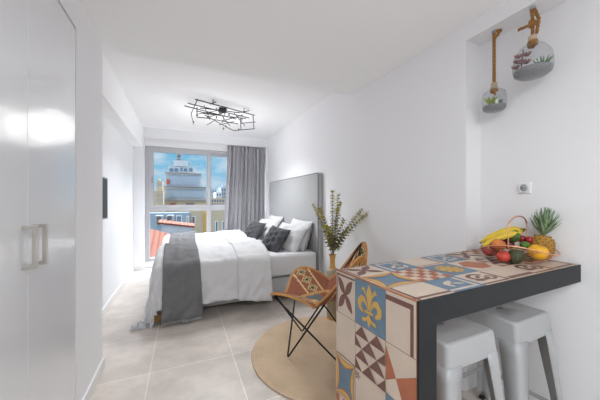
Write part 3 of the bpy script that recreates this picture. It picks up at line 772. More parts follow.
# ------------------------------------------------------------------ bar stools
def make_stool(label):
    t = thing('bar_stool', label, 'stool', (0, 0, 0), 'white metal bar stools under the counter')
    H = .66; sw = .146; rad = .021
    def rsq(hw, r, z, n=6):
        pts = []
        for (cx, cy, a0) in ((hw - r, hw - r, 0), (-hw + r, hw - r, 90), (-hw + r, -hw + r, 180), (hw - r, -hw + r, 270)):
            for k in range(n + 1):
                a = math.radians(a0 + 90 * k / n); pts.append(Vector((cx + r * math.cos(a), cy + r * math.sin(a), z)))
        return pts
    b = MB(); lev = [(sw + .0112, rad, H - .095), (sw + .0110, rad, H - .092), (sw + .0042, rad + .001, H - .014), (sw + .0034, rad + .001, H - .009), (sw + .0008, rad, H - .004), (sw - .0035, rad - .003, H - .0012), (sw - .008, rad - .006, H), (sw - .012, rad - .008, H), (sw - .016, rad - .008, H - .0018), (sw - .019, rad - .008, H - .005), (sw - .022, rad - .008, H - .006), (sw - .05, rad, H - .0065)]
    L = [rsq(*l) for l in lev]; n = len(L[0])
    vs_ = [p for l in L for p in l]; fs = []
    for i in range(len(L) - 1):
        for k in range(n): fs.append((i * n + k, i * n + (k + 1) % n, (i + 1) * n + (k + 1) % n, (i + 1) * n + k))
    # seat pan with an oval hand hole
    hole = []
    for k in range(n):
        p = L[-1][k]; a = math.atan2(p.y, p.x); hole.append(Vector((.034 * math.cos(a), .017 * math.sin(a), H - .008)))
    hole2 = [Vector((p.x, p.y, H - .02)) for p in hole]
    o = len(vs_); vs_ += hole + hole2; i = len(L) - 1
    for k in range(n):
        q = (k + 1) % n
        fs.append((i * n + k, i * n + q, o + q, o + k)); fs.append((o + k, o + q, o + n + q, o + n + k))
    b.add(vs_, fs, 0, True); seat = obj('seat', b, 'stool', t, solid=.0025)
    b = MB(); b.add([Vector((p.x * 1.3, p.y * 1.4, H - .021)) for p in hole], [tuple(range(n))], 0); obj('hand_hole', b, 'gal', seat)
    for sx in (-1, 1):
        for sy in (-1, 1):
            b = MB(); N = 10; vs_ = []; fs = []
            for k in range(N + 1):
                f = k / N; z = (H - .084) * (1 - f); hw = sw + .0046 + .083 * (H - z - .012) ; fl = .078 - .036 * min(1, f * 1.2); r = .019 - .006 * f
                prof = [(hw - fl, hw)] + [(hw - r + r * math.sin(q), hw - r + r * math.cos(q)) for q in [PI / 2 * m_ / 5 for m_ in range(6)]] + [(hw, hw - fl)]
                for (x, y) in prof: vs_.append(Vector((sx * x, sy * y, z)))
            np_ = 8
            for k in range(N):
                for m_ in range(np_ - 1): fs.append((k * np_ + m_, k * np_ + m_ + 1, (k + 1) * np_ + m_ + 1, (k + 1) * np_ + m_))
            b.add(vs_, fs, 0, True); lg = obj('leg', b, 'stool', t, solid=.003, offset=0)
            b = MB(); hw = sw + .0046 + .083 * (H - .012); b.box((sx * hw - .026 if sx > 0 else sx * hw - .002, sy * hw - .026 if sy > 0 else sy * hw - .002, 0), (sx * hw + .002 if sx > 0 else sx * hw + .026, sy * hw + .002 if sy > 0 else sy * hw + .026, .014)); obj('rubber_foot', b, 'rubber', lg)
    for a in ('x', 'y'):
        for sg in (-1, 1):
            b = MB(); z = .19; hw = sw + .0046 + .083 * (H - z - .012); e = hw - .006
            p, q = ((-e, sg * e, z), (e, sg * e, z)) if a == 'x' else ((sg * e, -e, z), (sg * e, e, z))
            lo = [min(p[k], q[k]) - (.004 if p[k] == q[k] else 0) for k in range(3)]; hi = [max(p[k], q[k]) + (.004 if p[k] == q[k] else 0) for k in range(3)]
            hi[2] += .014; b.box(lo, hi); obj('footrest_bar', b, 'stool', t, bevel=.002)
    for sg in (-1, 1):
        b = MB(); z = H - .11; e = sw - .004; b.tube([(-e, -e * sg, z), (0, 0, z - .012 * (sg > 0)), (e, e * sg, z)], .006, 8); obj('cross_rod', b, 'gal', t)
    return t
def dup(root, loc, rz, label):
    r = root.copy(); COL.objects.link(r); r.location = loc; r.rotation_euler = (0, 0, rz); r['label'] = label
    for ch in list(root.children):
        c = ch.copy(); COL.objects.link(c); c.parent = r
        for g in list(ch.children):
            d = g.copy(); COL.objects.link(d); d.parent = c
    return r
st = make_stool('white metal bar stool nearest the tiled end of the counter')
st.location = (1.043, .832, 0); st.rotation_euler = (0, 0, math.radians(1))
dup(st, (1.475, .832, 0), math.radians(2), 'white metal bar stool further right, under the counter beside the wall')

# ------------------------------------------------------------------ wall socket
so = thing('wall_socket', 'white square electric socket on the wall above the fruit', 'socket', (XN, .863, 1.267))
b = MB(); b.box((XN - .010, .832, 1.237), (XN, .894, 1.299)); obj('plate', b, 'plast', so, bevel=.003)
b = MB(); b.lathe([(.026, 0), (.026, .003), (.020, .003), (.019, -.001), (.0, -.001)], (XN - .0105, .863, 1.268), 28, axis=(-1, 0, 0)); obj('outlet_ring', b, 'plast', so)
b = MB(); b.lathe([(.0, 0), (.0185, 0), (.0185, .0008), (.0, .0008)], (XN - .0115, .863, 1.268), 28, axis=(-1, 0, 0)); obj('outlet_well', b, 'gal', so)
b = MB()
for dy in (-.009, .009): b.lathe([(0, 0), (.003, 0), (.003, .0006), (0, .0006)], (XN - .0125, .863 + dy, 1.268), 12, axis=(-1, 0, 0))
obj('pin_holes', b, 'dark', so)

# ------------------------------------------------------------------ hanging terrariums
def wrap(c, z0, z1, r, turns, rt, n=16):
    return [Vector((c.x + r * math.cos(2 * PI * turns * k / (n * turns)), c.y + r * math.sin(2 * PI * turns * k / (n * turns)), z0 + (z1 - z0) * k / (n * turns))) for k in range(int(n * turns) + 1)]
def rope(b, pts, r):
    # two twisted strands
    pts = [Vector(p) for p in pts]; fine = []
    for i in range(len(pts) - 1):
        m_ = max(2, int((pts[i + 1] - pts[i]).length / .004))
        for k in range(m_): fine.append(pts[i].lerp(pts[i + 1], k / m_))
    fine.append(pts[-1])
    for ph in (0, 2 * PI / 3, 4 * PI / 3):
        st_ = []; d = 0
        for i, p in enumerate(fine):
            t = (fine[min(i + 1, len(fine) - 1)] - fine[max(i - 1, 0)]).normalized(); e1 = t.cross(Vector((.31, .2, .93)) if abs(t.z) < .9 else Vector((1, .1, 0))).normalized(); e2 = t.cross(e1)
            if i: d += (p - fine[i - 1]).length
            q = ph + d / (r * 5) * 2 * PI / 1.6; st_.append(p + (e1 * math.cos(q) + e2 * math.sin(q)) * r * .62)
        b.tube(st_, r * .5, 6)
def succulent(b, c, n, L, w, mi=0, up=.6):
    for k in range(n):
        a = 2.4 * k; el = up * (.45 + .55 * k / n); d = Vector((math.cos(a) * math.cos(el), math.sin(a) * math.cos(el), math.sin(el) + .25)).normalized()
        l = L * (1 - .25 * k / n); s_ = d.cross(Vector((0, 0, 1))).normalized()
        p = [c, c + d * l * .45 + Vector((0, 0, .0)), c + d * l * .8 + Vector((0, 0, l * .08)), c + d * l + Vector((0, 0, l * .2))]
        b.tube(p, [w * .6, w, w * .7, w * .08], 6, mi)
h1 = Vector((1.688, .978, 0)); Zs = 2.2
t = thing('hanging_terrarium', 'small glass jar terrarium hanging on a long rope, left one', 'terrarium', (h1.x, h1.y, Zs), 'hanging glass terrariums')
b = MB(); z0, z1 = 1.725, 1.855; r = .060
b.lathe([(.0, z0), (r * .75, z0), (r * .97, z0 + .012), (r, z0 + .03), (r, z0 + .085), (r * .92, z0 + .11), (r * .5, z0 + .128), (r * .30, z0 + .137), (r * .30, z1 + .02)], h1, 36, caps=False); obj('glass_jar', b, 'jar', t, solid=.002)
b = MB(); b.lathe([(0, z0 + .003), (r * .72, z0 + .003), (r * .93, z0 + .014), (r * .955, z0 + .03), (r * .95, z0 + .032), (r * .5, z0 + .036), (0, z0 + .034)], h1, 30); obj('gravel', b, 'gravel', t)
b = MB(); succulent(b, h1 + Vector((-.012, .01, z0 + .04)), 12, .05, .006, 1, 1.1); succulent(b, h1 + Vector((.018, -.012, z0 + .04)), 12, .032, .006, 0, .8); obj('succulent', b, ['succ', 'succ2'], t)
b = MB(); b.lathe([(.0, z1), (r * .26, z1), (r * .27, z1 + .018), (r * .28, z1 + .036), (0, z1 + .036)], h1, 20); obj('cork', b, 'cork', t)
b = MB(); rope(b, [h1 + Vector((0, 0, z1 + .01)), h1 + Vector((0, 0, Zs))], .0085); rope(b, [h1 + Vector((0, 0, Zs - .05)), h1 + Vector((.012, -.03, Zs - .01)), h1 + Vector((.0, -.005, Zs - .004))], .008)
b.tube(wrap(h1, z1 - .016, z1 + .002, r * .26, 2.5, .005), .005, 6); b.tube([h1 + Vector((-.01, -.01, z1 - .005)), h1 + Vector((-.012, -.012, z1 - .04))], .006, 6); obj('rope', b, 'rope', t)
b = MB(); b.tube([h1 + Vector((0, 0, Zs - .012)), h1 + Vector((0, 0, Zs))], .012, 10); obj('ceiling_hook', b, 'gal', t)
h2 = Vector((1.658, .775, 0))
t = thing('hanging_terrarium', 'larger round glass terrarium hanging on a short knotted rope, right one', 'terrarium', (h2.x, h2.y, Zs), 'hanging glass terrariums')
z0, z1 = 1.838, 2.018; r = .083
b = MB(); b.lathe([(.0, z0), (r * .70, z0), (r * .93, z0 + .014), (r, z0 + .04), (r, z0 + .075), (r * .92, z0 + .115), (r * .65, z0 + .15), (r * .30, z0 + .172), (r * .22, z0 + .18), (r * .22, z1 + .03)], h2, 40, caps=False); obj('glass_jar', b, 'jar', t, solid=.002)
b = MB(); b.lathe([(0, z0 + .003), (r * .68, z0 + .003), (r * .9, z0 + .016), (r * .96, z0 + .030), (r * .96, z0 + .036), (r * .5, z0 + .042), (0, z0 + .040)], h2, 36); obj('gravel', b, 'gravel', t)
b = MB(); succulent(b, h2 + Vector((.02, -.035, z0 + .04)), 18, .055, .0045, 0, .9); obj('spiky_succulent', b, ['succ'], t)
b = MB()
for k in range(7):
    q = h2 + Vector((-.03 + .028 * math.cos(k * 1.9), .035 + .022 * math.sin(k * 1.9), z0 + .045 + .011 * k)); succulent(b, q, 11, .024, .006, 0, .7)
b.tube([h2 + Vector((-.03, .035, z0 + .06)), h2 + Vector((-.02, .03, z0 + .15))], .004, 6); obj('trailing_succulent', b, ['purp'], t)
b = MB(); b.lathe([(.0, z1), (r * .20, z1), (r * .22, z1 + .015), (r * .23, z1 + .03), (0, z1 + .03)], h2, 20); obj('cork', b, 'cork', t)
b = MB(); rope(b, [h2 + Vector((0, 0, z1 + .02)), h2 + Vector((.004, 0, Zs - .07)), h2 + Vector((-.004, .004, Zs))], .0075); rope(b, [h2 + Vector((.012, -.012, z1 + .04)), h2 + Vector((.016, -.02, Zs - .07)), h2 + Vector((0, -.006, Zs - .01))], .0075)
rope(b, [h2 + Vector((-.03, .05, Zs - .10)), h2 + Vector((0, .01, Zs - .088)), h2 + Vector((.01, -.016, Zs - .085))], .0075); b.tube(wrap(h2, Zs - .10, Zs - .075, .011, 2.5, .007), .007, 6); b.tube(wrap(h2, z1 - .022, z1 + .004, r * .2, 3, .006), .006, 6)
obj('rope', b, 'rope', t)
b = MB(); b.tube([h2 + Vector((0, 0, Zs - .014)), h2 + Vector((0, 0, Zs))], .013, 10); obj('ceiling_hook', b, 'gal', t)

# ------------------------------------------------------------------ fruit basket and fruit
bc = Vector((1.588, .805, TZ + .0045)); lx = Vector((.78, -.63, 0)).normalized(); ly = Vector((.63, .78, 0)).normalized()
bk = thing('fruit_basket', 'copper wire fruit basket with arched handle on the counter', 'basket', bc)
def bpt(a, k, z): return bc + lx * (.165 * k * math.cos(a)) + ly * (.120 * k * math.sin(a)) + Vector((0, 0, z))
def rimz(a): return .045 + .042 * math.cos(a + PI / 2 + .55) ** 2
b = MB(); b.tube([bpt(2 * PI * k / 64, 1.0, rimz(2 * PI * k / 64)) for k in range(64)], .0032, 8, closed=True); obj('rim', b, 'copper', bk)
b = MB(); b.tube([bpt(2 * PI * k / 48, .50, .0025) for k in range(48)], .0028, 8, closed=True); obj('base_ring', b, 'copper', bk)
for q in range(1, 7):
    f = q / 7; b = MB(); b.tube([bpt(2 * PI * k / 56, .50 + .5 * f ** .65, .0025 + (rimz(2 * PI * k / 56) - .0025) * f) for k in range(56)], .0009, 5, closed=True); obj('wire', b, 'copper', bk)
for q in range(8):
    a = 2 * PI * (q + .5) / 8; b = MB(); b.tube([bpt(a, .50 + .5 * f ** .65, .0025 + (rimz(a) - .0025) * f) for f in [k / 8 for k in range(9)]], .0015, 6); obj('rib', b, 'copper', bk)
b = MB(); pts = []
for sg in (1,):
    P0, P1 = bpt(-PI / 2 - .55, 1.0, rimz(-PI / 2 - .55)), bpt(PI / 2 - .55, 1.0, rimz(PI / 2 - .55))
    pts = [bpt(-PI / 2 - .55, .5, .0025), P0, P0 + Vector((0, 0, .09))]
    for k in range(1, 16):
        a = PI * k / 16; m_ = (P0 + P1) / 2; pts.append(m_ + (P0 - m_) * math.cos(a) + Vector((0, 0, .09 + .05 * math.sin(a))))
    pts += [P1 + Vector((0, 0, .09)), P1, bpt(PI / 2 - .55, .5, .0025)]
b.tube(pts, .0028, 8); obj('handle', b, 'copper', bk)
b = MB(); b.tube(pts[3:-3], .0042, 8); obj('handle_grip', b, 'copper', bk)

def fr(name, label, m, u, v, d, r, sc=(1, 1, 1), fnc=None, rot=None, cat='fruit', stalk=None):
    p = pix(u, v, d * 1.025)
    if stalk is None:
        b = MB(); b.ball(p, r, 0, sc, rot, 24, fnc); return tag(obj(name, b, m, None, loc=p), label, cat)
    t = thing(name, label, cat, p)
    b = MB(); b.ball(p, r, 0, sc, rot, 24, fnc); obj('skin', b, m, t)
    R = rot or Matrix.Identity(3)
    b = MB(); q = p + R @ Vector((0, 0, r * sc[2] * .84)); b.tube([q, q + R @ Vector((.002, 0, r * .4))], .0016, 6); obj('stalk', b, 'stem', t)
    return t
def dimple(d):
    k = 1 - .22 * max(0, abs(d.z) - .72) / .28 * (1 if d.z > 0 else .6); return Vector((d.x, d.y, d.z * k))
def pear(d):
    k = 1 - .30 * max(0, d.z); return Vector((d.x * k, d.y * k, d.z * 1.28))
def tilt(ax, deg): return Matrix.Rotation(math.radians(deg), 3, ax)
fr('peach', 'orange red peach at the left of the fruit basket', 'peach', 498.5, 244.5, 1.335, .031, (1, 1, .95), dimple, tilt('X', 25), stalk=1)
fr('apple', 'red apple lowest in the front of the fruit basket', 'red', 503.5, 256.5, 1.29, .030, (1, 1, .92), dimple, tilt('Y', -20), stalk=1)
fr('mango', 'dull red mango at the left end of the fruit basket', 'mango', 490.5, 250, 1.39, .036, (1.25, .9, .9), None, tilt('Z', -20))
fr('plum', 'dark purple plum behind the basket handle', 'plum', 508.5, 244.5, 1.40, .027)
fr('plum', 'dark purple plum on top beside the bananas', 'plum', 503, 238, 1.43, .025)
fr('plum', 'bright red plum beside the upright green avocado', 'cherry', 522, 239, 1.40, .020)
fr('plum', 'bright red plum next to the pineapple', 'cherry', 529.3, 240, 1.365, .019)
fr('avocado', 'green avocado standing upright on top of the fruit', 'avo', 514.5, 236, 1.375, .027, (1, 1, 1), pear, tilt('Y', 25))
fr('avocado', 'large dark green avocado at the front of the basket', 'avo2', 516.3, 254.8, 1.275, .036, (1, .95, 1), pear, tilt('Y', 28))
fr('avocado', 'blackish avocado low beside the yellow fruit', 'avo2', 527.5, 258, 1.305, .026, (1.25, 1, .9), None, tilt('Z', -20))
fr('lime', 'small green lime above the dark avocado', 'lime', 525, 245.5, 1.315, .021, (1.15, 1, 1))
fr('melon', 'round yellow orange fruit at the front right of the basket', 'lemon', 538, 252, 1.265, .040, (1.08, 1, .95), dimple, tilt('X', 20))
# bananas
bb = pix(522, 231, 1.43); bt = thing('banana_bunch', 'bunch of yellow bananas at the left of the fruit basket', 'bananas', bb)
for (u0, v0, u1, v1, uc, vc_, d0, d1) in ((480.5, 242.5, 522, 231, 500, 229.5, 1.46, 1.42), (482, 246.5, 522, 233, 500, 235, 1.42, 1.40), (487, 240.5, 523, 229.5, 503, 227.5, 1.50, 1.445)):
    p0, p1, pc = pix(u0, v0, d0), pix(u1, v1, d1), pix(uc, vc_, (d0 + d1) / 2)
    pts = []
    for k in range(15):
        t = k / 14; pts.append(p0 * (1 - t) ** 2 + pc * 2 * t * (1 - t) + p1 * t * t)
    rs = [.005, .009, .013] + [.0165] * 9 + [.014, .009, .006]
    b = MB(); b.tube(pts, rs, 8); bo = obj('banana', b, 'ban', bt)
    b = MB(); b.ball(p0, .0058, n=8); obj('blossom_end', b, 'banend', bo)
b = MB(); p1 = pix(522.5, 231, 1.425); b.tube([p1 - lx * .008, p1 + lx * .012 + Vector((0, 0, .01))], [.012, .007], 8); obj('bunch_stalk', b, 'banend', bt)
# pineapple
pp = pix(541, 247, 1.385); pt = thing('pineapple', 'whole pineapple with spiky green crown at the right of the basket', 'pineapple', pp)
ax = Vector((.10, -.08, 1)).normalized(); PR = Vector((0, 0, 1)).rotation_difference(ax).to_matrix()
b = MB(); eb = MB(); r0, hh = .049, .064
def psurf(a, z): 
    k = (max(0, 1 - abs(z) ** 3.2)) ** .5; return pp + PR @ Vector((r0 * k * math.cos(a), r0 * k * math.sin(a), hh * z))
b.grid(lambda i, j: psurf(2 * PI * i, -1 + 2 * j), 36, 26)
eyes = []
for rw in range(10):
    z = -.86 + 1.72 * rw / 9; nn = 13
    for k in range(nn):
        a = 2 * PI * (k + .5 * (rw % 2)) / nn; c = psurf(a, z); nrm = (c - pp); nrm = (nrm - ax * nrm.dot(ax) * .6).normalized(); e1 = nrm.cross(ax).normalized(); e2 = e1.cross(nrm)
        q = .0105 * (1 - abs(z) ** 4) ** .5 + .002
        b.add([c + e1 * q, c + e2 * q * .85, c - e1 * q, c - e2 * q * .85, c + nrm * .0055], [(0, 1, 4), (1, 2, 4), (2, 3, 4), (3, 0, 4)], 0)
        eb.ball(c + nrm * .0035, .0034, n=6)
obj('body', b, 'pine', pt); obj('eyes', eb, 'pineeye', pt)
b = MB(); top = pp + ax * hh * .95
for k in range(42):
    a = 2.399 * k; f = k / 41; el = .62 + .9 * f; L = .080 + .05 * f
    d = PR @ Vector((math.cos(a) * math.cos(el), math.sin(a) * math.cos(el), math.sin(el)))
    s_ = d.cross(ax).normalized(); w_ = .0105; c0 = top + ax * .02 * f
    rowp = [(0, .8), (.3, 1), (.65, .7), (1, .03)]; vs_ = []
    for (t, ww) in rowp:
        p = c0 + d * L * t + ax * (L * .35 * t * t) * (1 - f) ; nn_ = s_.cross(d).normalized()
        vs_ += [p - s_ * w_ * ww + nn_ * .002 * ww, p - nn_ * .002 * ww, p + s_ * w_ * ww + nn_ * .002 * ww]
    fs = []
    for i in range(3): fs += [(i * 3, i * 3 + 1, i * 3 + 4, i * 3 + 3), (i * 3 + 1, i * 3 + 2, i * 3 + 5, i * 3 + 4)]
    if c0.x + d.x * L > XN - .004:
        vs_ = [Vector((min(p.x, XN - .004 - .001 * i), p.y, p.z)) for i, p in enumerate(vs_)]
    b.add(vs_, fs, 0, True)
obj('crown', b, 'crown', pt, solid=.001)

# ------------------------------------------------------------------ outdoors, far below and across the street
GZ = -14
b = MB(); b.box((-140, 7, GZ - .5), (190, 190, GZ)); struct('ground', b, 'ground')
YM_ = 66.0
def bx_px(b, u0, v0, u1, v1, y, dep, mi=0):
    p = aty(u0, v0, y); q = aty(u1, v1, y); b.box((p.x, y, q.z), (q.x, y + dep, p.z), mi)
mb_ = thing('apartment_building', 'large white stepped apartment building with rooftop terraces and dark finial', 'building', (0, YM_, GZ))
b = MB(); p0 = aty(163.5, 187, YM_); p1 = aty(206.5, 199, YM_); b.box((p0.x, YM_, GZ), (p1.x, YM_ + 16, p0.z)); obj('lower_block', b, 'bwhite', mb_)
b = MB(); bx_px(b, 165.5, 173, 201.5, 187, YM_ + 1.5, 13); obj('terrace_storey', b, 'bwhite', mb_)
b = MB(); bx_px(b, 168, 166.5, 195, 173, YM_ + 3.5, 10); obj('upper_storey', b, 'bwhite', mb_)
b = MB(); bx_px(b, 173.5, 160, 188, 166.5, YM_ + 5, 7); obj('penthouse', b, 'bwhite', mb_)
b = MB(); c = aty(179, 160, YM_ + 7); b.lathe([(.55, -.1), (.5, .25), (.22, .4), (.22, .6), (.5, .8), (.55, 1.15), (.3, 1.5), (.1, 1.65), (.06, 1.95), (0, 1.96)], c, 16); obj('rooftop_finial', b, 'bdark', mb_)
for (u0, v0, u1, v1, yy) in ((166.5, 175, 182.5, 185.5, YM_ + 1.35), (183.5, 175, 199.5, 185.5, YM_ + 1.35), (166, 189.5, 183, 198, YM_ - .15), (184, 189.5, 204, 198, YM_ - .15)):
    b = MB(); bx_px(b, u0, v0, u1, v1, yy, .15); obj('glazed_front', b, 'bwin', mb_)
for (u0, v0, u1, v1) in ((169.5, 168.3, 173.2, 171.5), (174.5, 168.3, 178, 171.5), (180.5, 167.5, 182.5, 171.5), (184, 168.3, 187, 171.5), (189, 168, 192.5, 171.5)):
    b = MB(); bx_px(b, u0, v0, u1, v1, YM_ + 3.3, .2); obj('window', b, 'bglass', mb_)
for (u0, v0, u1, v1, yy, dp) in ((163, 186, 207, 187.2, YM_ - 1.2, 3), (162.5, 199, 207, 200.3, YM_ - 1.4, 3), (164.5, 172.2, 202.5, 173.2, YM_ + .6, 3)):
    b = MB(); bx_px(b, u0, v0, u1, v1, yy, dp); obj('balcony_slab', b, 'bslab', mb_)
for (u0, u1) in ((170, 176.5), (186, 194)):
    b = MB(); bx_px(b, u0, 203.4, u1, 204.6, YM_ - .8, .8); obj('awning', b, 'awn' if u0 < 180 else 'bdark', mb_)
for (u, v0) in ((169, 162.5), (190.5, 161), (196.5, 165)):
    b = MB(); bx_px(b, u, v0, u + 1.8, 167, YM_ + 5, 1); obj('chimney', b, 'bgrey', mb_)
b = MB(); bx_px(b, 166.4, 179.3, 169.6, 184, YM_ + .9, .7); obj('terrace_shrub_box', b, 'awn', mb_)
b = MB(); p0 = aty(163.5, 201, YM_ - .6); p1 = aty(207, 201, YM_ - .6); b.box((p0.x, YM_ - .6, GZ), (p1.x, YM_, p0.z)); obj('street_facade', b, 'bcream', mb_)
tw = thing('apartment_building', 'narrow beige apartment building left of the white stepped one', 'building', (-10, 60, GZ))
b = MB(); p0 = aty(155.5, 191, 60); p1 = aty(163.2, 191, 60); b.box((p0.x - 7, 60, GZ), (p1.x, 65, p0.z)); obj('facade', b, 'bcream', tw)
b = MB(); bx_px(b, 156.5, 181, 162.5, 191, 61, 3.5); obj('upper_storey', b, 'bcream', tw)
for (u, v) in ((157, 183.5), (160, 183.5), (157, 193.5), (160.5, 193.5), (157, 199), (160.5, 199)):
    b = MB(); bx_px(b, u, v, u + 1.5, v + 3, 60.85 if v < 190 else 59.85, .16); obj('window', b, 'bgrey', tw)
b = MB(); bx_px(b, 158.2, 178.5, 160, 181, 63, 2); obj('chimney', b, 'bcream', tw)
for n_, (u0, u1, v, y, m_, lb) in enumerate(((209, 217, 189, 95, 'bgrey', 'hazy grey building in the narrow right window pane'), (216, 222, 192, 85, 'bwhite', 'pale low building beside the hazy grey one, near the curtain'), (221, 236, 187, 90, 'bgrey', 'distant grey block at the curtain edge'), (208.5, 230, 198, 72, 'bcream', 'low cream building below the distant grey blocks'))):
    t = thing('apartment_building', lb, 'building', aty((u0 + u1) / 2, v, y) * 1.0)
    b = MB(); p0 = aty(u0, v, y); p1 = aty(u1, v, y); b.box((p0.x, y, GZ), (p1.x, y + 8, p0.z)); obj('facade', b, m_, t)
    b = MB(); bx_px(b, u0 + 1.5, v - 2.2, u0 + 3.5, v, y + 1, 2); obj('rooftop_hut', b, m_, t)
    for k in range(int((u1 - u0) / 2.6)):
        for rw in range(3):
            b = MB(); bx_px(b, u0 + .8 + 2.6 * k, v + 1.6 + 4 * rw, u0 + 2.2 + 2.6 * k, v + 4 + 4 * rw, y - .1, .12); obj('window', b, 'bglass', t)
# courtyard block close behind the lower panes
yf = 18.0
fb = thing('courtyard_building', 'cream courtyard building seen through the lower window', 'building', (0, yf, GZ))
b = MB(); p0 = aty(176, 213, yf); b.box((p0.x, yf, GZ), (7.5, yf + 6, .55)); obj('facade', b, 'bcream', fb)
fb2 = thing('courtyard_building', 'blue grey courtyard block carrying air conditioners', 'building', (-2, yf - .4, GZ))
b = MB(); p1 = aty(190, 213, yf - .4); b.box((-8, yf - .4, GZ), (p1.x - .02, yf - .02, .45)); obj('facade', b, 'bblue', fb2)
for (u0, v0, u1, v1, m_, y, par) in ((176, 215.5, 182, 224, 'bglass', yf - .45, fb2), (186.5, 216, 189, 224, 'bdark', yf - .45, fb2), (191.5, 216, 195.5, 223.5, 'bdark', yf - .05, fb), (215, 221, 218.3, 235, 'bglass', yf - .05, fb), (222, 221, 225, 235, 'bglass', yf - .05, fb), (192, 231, 196, 238, 'bglass', yf - .05, fb)):
    b = MB(); bx_px(b, u0, v0, u1, v1, y, .08); f_ = obj('window', b, 'trim', par); b = MB(); p = aty(u0, v0, y); q = aty(u1, v1, y); b.box((p.x + .05, y - .02, q.z + .05), (q.x - .05, y, p.z - .05)); obj('pane', b, m_, f_)
b = MB(); bx_px(b, 203.5, 212, 206.5, 245, yf - .2, .2); obj('downpipe_strip', b, 'yell', fb)
for n_, (u, v) in enumerate(((155.5, 215.6), (166.5, 215.3), (155.5, 220.3), (163.5, 219.2))):
    p = aty(u, v, yf - .75); lab = ['air conditioner at the upper left on the courtyard wall', 'air conditioner at the upper right on the courtyard wall', 'air conditioner at the lower left on the courtyard wall', 'air conditioner beside the orange topped parapet'][n_]
    t = thing('air_conditioner', lab, 'air conditioner', (p.x + .2, yf - .7, p.z - .2), 'air conditioners on the courtyard wall')
    b = MB(); b.box((p.x, yf - .75, p.z - .30), (p.x + .40, yf - .4, p.z)); obj('casing', b, 'acw', t, bevel=.01)
    b = MB(); b.lathe([(0, 0), (.125, 0), (.125, .02), (0, .02)], (p.x + .16, yf - .75, p.z - .15), 20, axis=(0, -1, 0)); obj('fan_grille', b, 'bdark', t)
# parapet with tile coping
yp = 11.0
pw = thing('parapet_wall', 'white rooftop parapet topped with orange tiles outside the window', 'wall', (-.2, yp, GZ))
a_, c_ = aty(161.5, 223.5, yp), aty(191.8, 227.5, yp)
b = MB(); b.hexa([(a_.x, yp, GZ), (c_.x, yp, GZ), (c_.x, yp + .5, GZ), (a_.x, yp + .5, GZ)], [(a_.x, yp, a_.z), (c_.x, yp, c_.z), (c_.x, yp + .5, c_.z), (a_.x, yp + .5, a_.z)]); obj('rendered_wall', b, 'bwhite', pw)
b = MB(); e = .10; b.hexa([(a_.x - e, yp - .12, a_.z), (c_.x + e, yp - .12, c_.z), (c_.x + e, yp + .6, c_.z), (a_.x - e, yp + .6, a_.z)], [(a_.x - e, yp - .12, a_.z + .06), (c_.x + e, yp - .12, c_.z + .06), (c_.x + e, yp + .6, c_.z + .11), (a_.x - e, yp + .6, a_.z + .11)]); obj('tile_coping', b, 'roof', pw)
b = MB(); p = aty(170, 232, yp); q = aty(184, 237, yp); b.box((p.x, yp - .02, q.z), (q.x, yp + .05, p.z)); obj('opening', b, 'bgrey', pw)
# red roof
rf = thing('tiled_roof', 'sloping terracotta tiled roof just outside the window', 'roof', (-.6, 8, -1))
A_, B_ = aty(146, 227.5, 9.5), aty(196, 240.5, 9.5); C_, D_ = aty(196, 285, 6.6), aty(120, 285, 6.6)
A2 = A_ + (A_ - B_) * 1.2
b = MB(); dz = Vector((0, 0, -.15)); b.hexa([D_ + dz, C_ + dz, B_ + dz, A2 + dz], [D_, C_, B_, A2]); obj('tile_slope', b, 'roof', rf, loc=None)
b = MB(); b.box((D_.x, 6.7, GZ), (B_.x - .3, 9.0, D_.z - .3)); obj('house_wall', b, 'bwhite', rf)

# ------------------------------------------------------------------ light
wl = bpy.data.worlds.new('sky'); S.world = wl; wl.use_nodes = True; nt = wl.node_tree; L = nt.links
bg = nt.nodes['Background']
tc = nt.nodes.new('ShaderNodeTexCoord'); sp = nt.nodes.new('ShaderNodeSeparateXYZ'); L.new(tc.outputs['Generated'], sp.inputs[0])
rmp = nt.nodes.new('ShaderNodeValToRGB'); L.new(sp.outputs['Z'], rmp.inputs[0])
e = rmp.color_ramp.elements; e[0].position = 0; e[0].color = (.50, .74, .90, 1); e[1].position = .5; e[1].color = (.22, .50, .82, 1)
k = rmp.color_ramp.elements.new(.14); k.color = (.22, .57, .82, 1)
ns = nt.nodes.new('ShaderNodeTexNoise'); ns.inputs['Scale'].default_value = 6; ns.inputs['Detail'].default_value = 8; ns.inputs['Roughness'].default_value = .62
mp = nt.nodes.new('ShaderNodeMapping'); mp.inputs['Scale'].default_value = (1, 1, 3.0); mp.inputs['Location'].default_value = (.35, .1, .1); L.new(tc.outputs['Generated'], mp.inputs[0]); L.new(mp.outputs[0], ns.inputs['Vector'])
cr = nt.nodes.new('ShaderNodeMapRange'); cr.inputs[1].default_value = .46; cr.inputs[2].default_value = .66; L.new(ns.outputs['Fac'], cr.inputs[0])
mx = nt.nodes.new('ShaderNodeMix'); mx.data_type = 'RGBA'; L.new(cr.outputs[0], mx.inputs[0]); L.new(rmp.outputs[0], mx.inputs[6]); mx.inputs[7].default_value = (.85, .90, .95, 1)
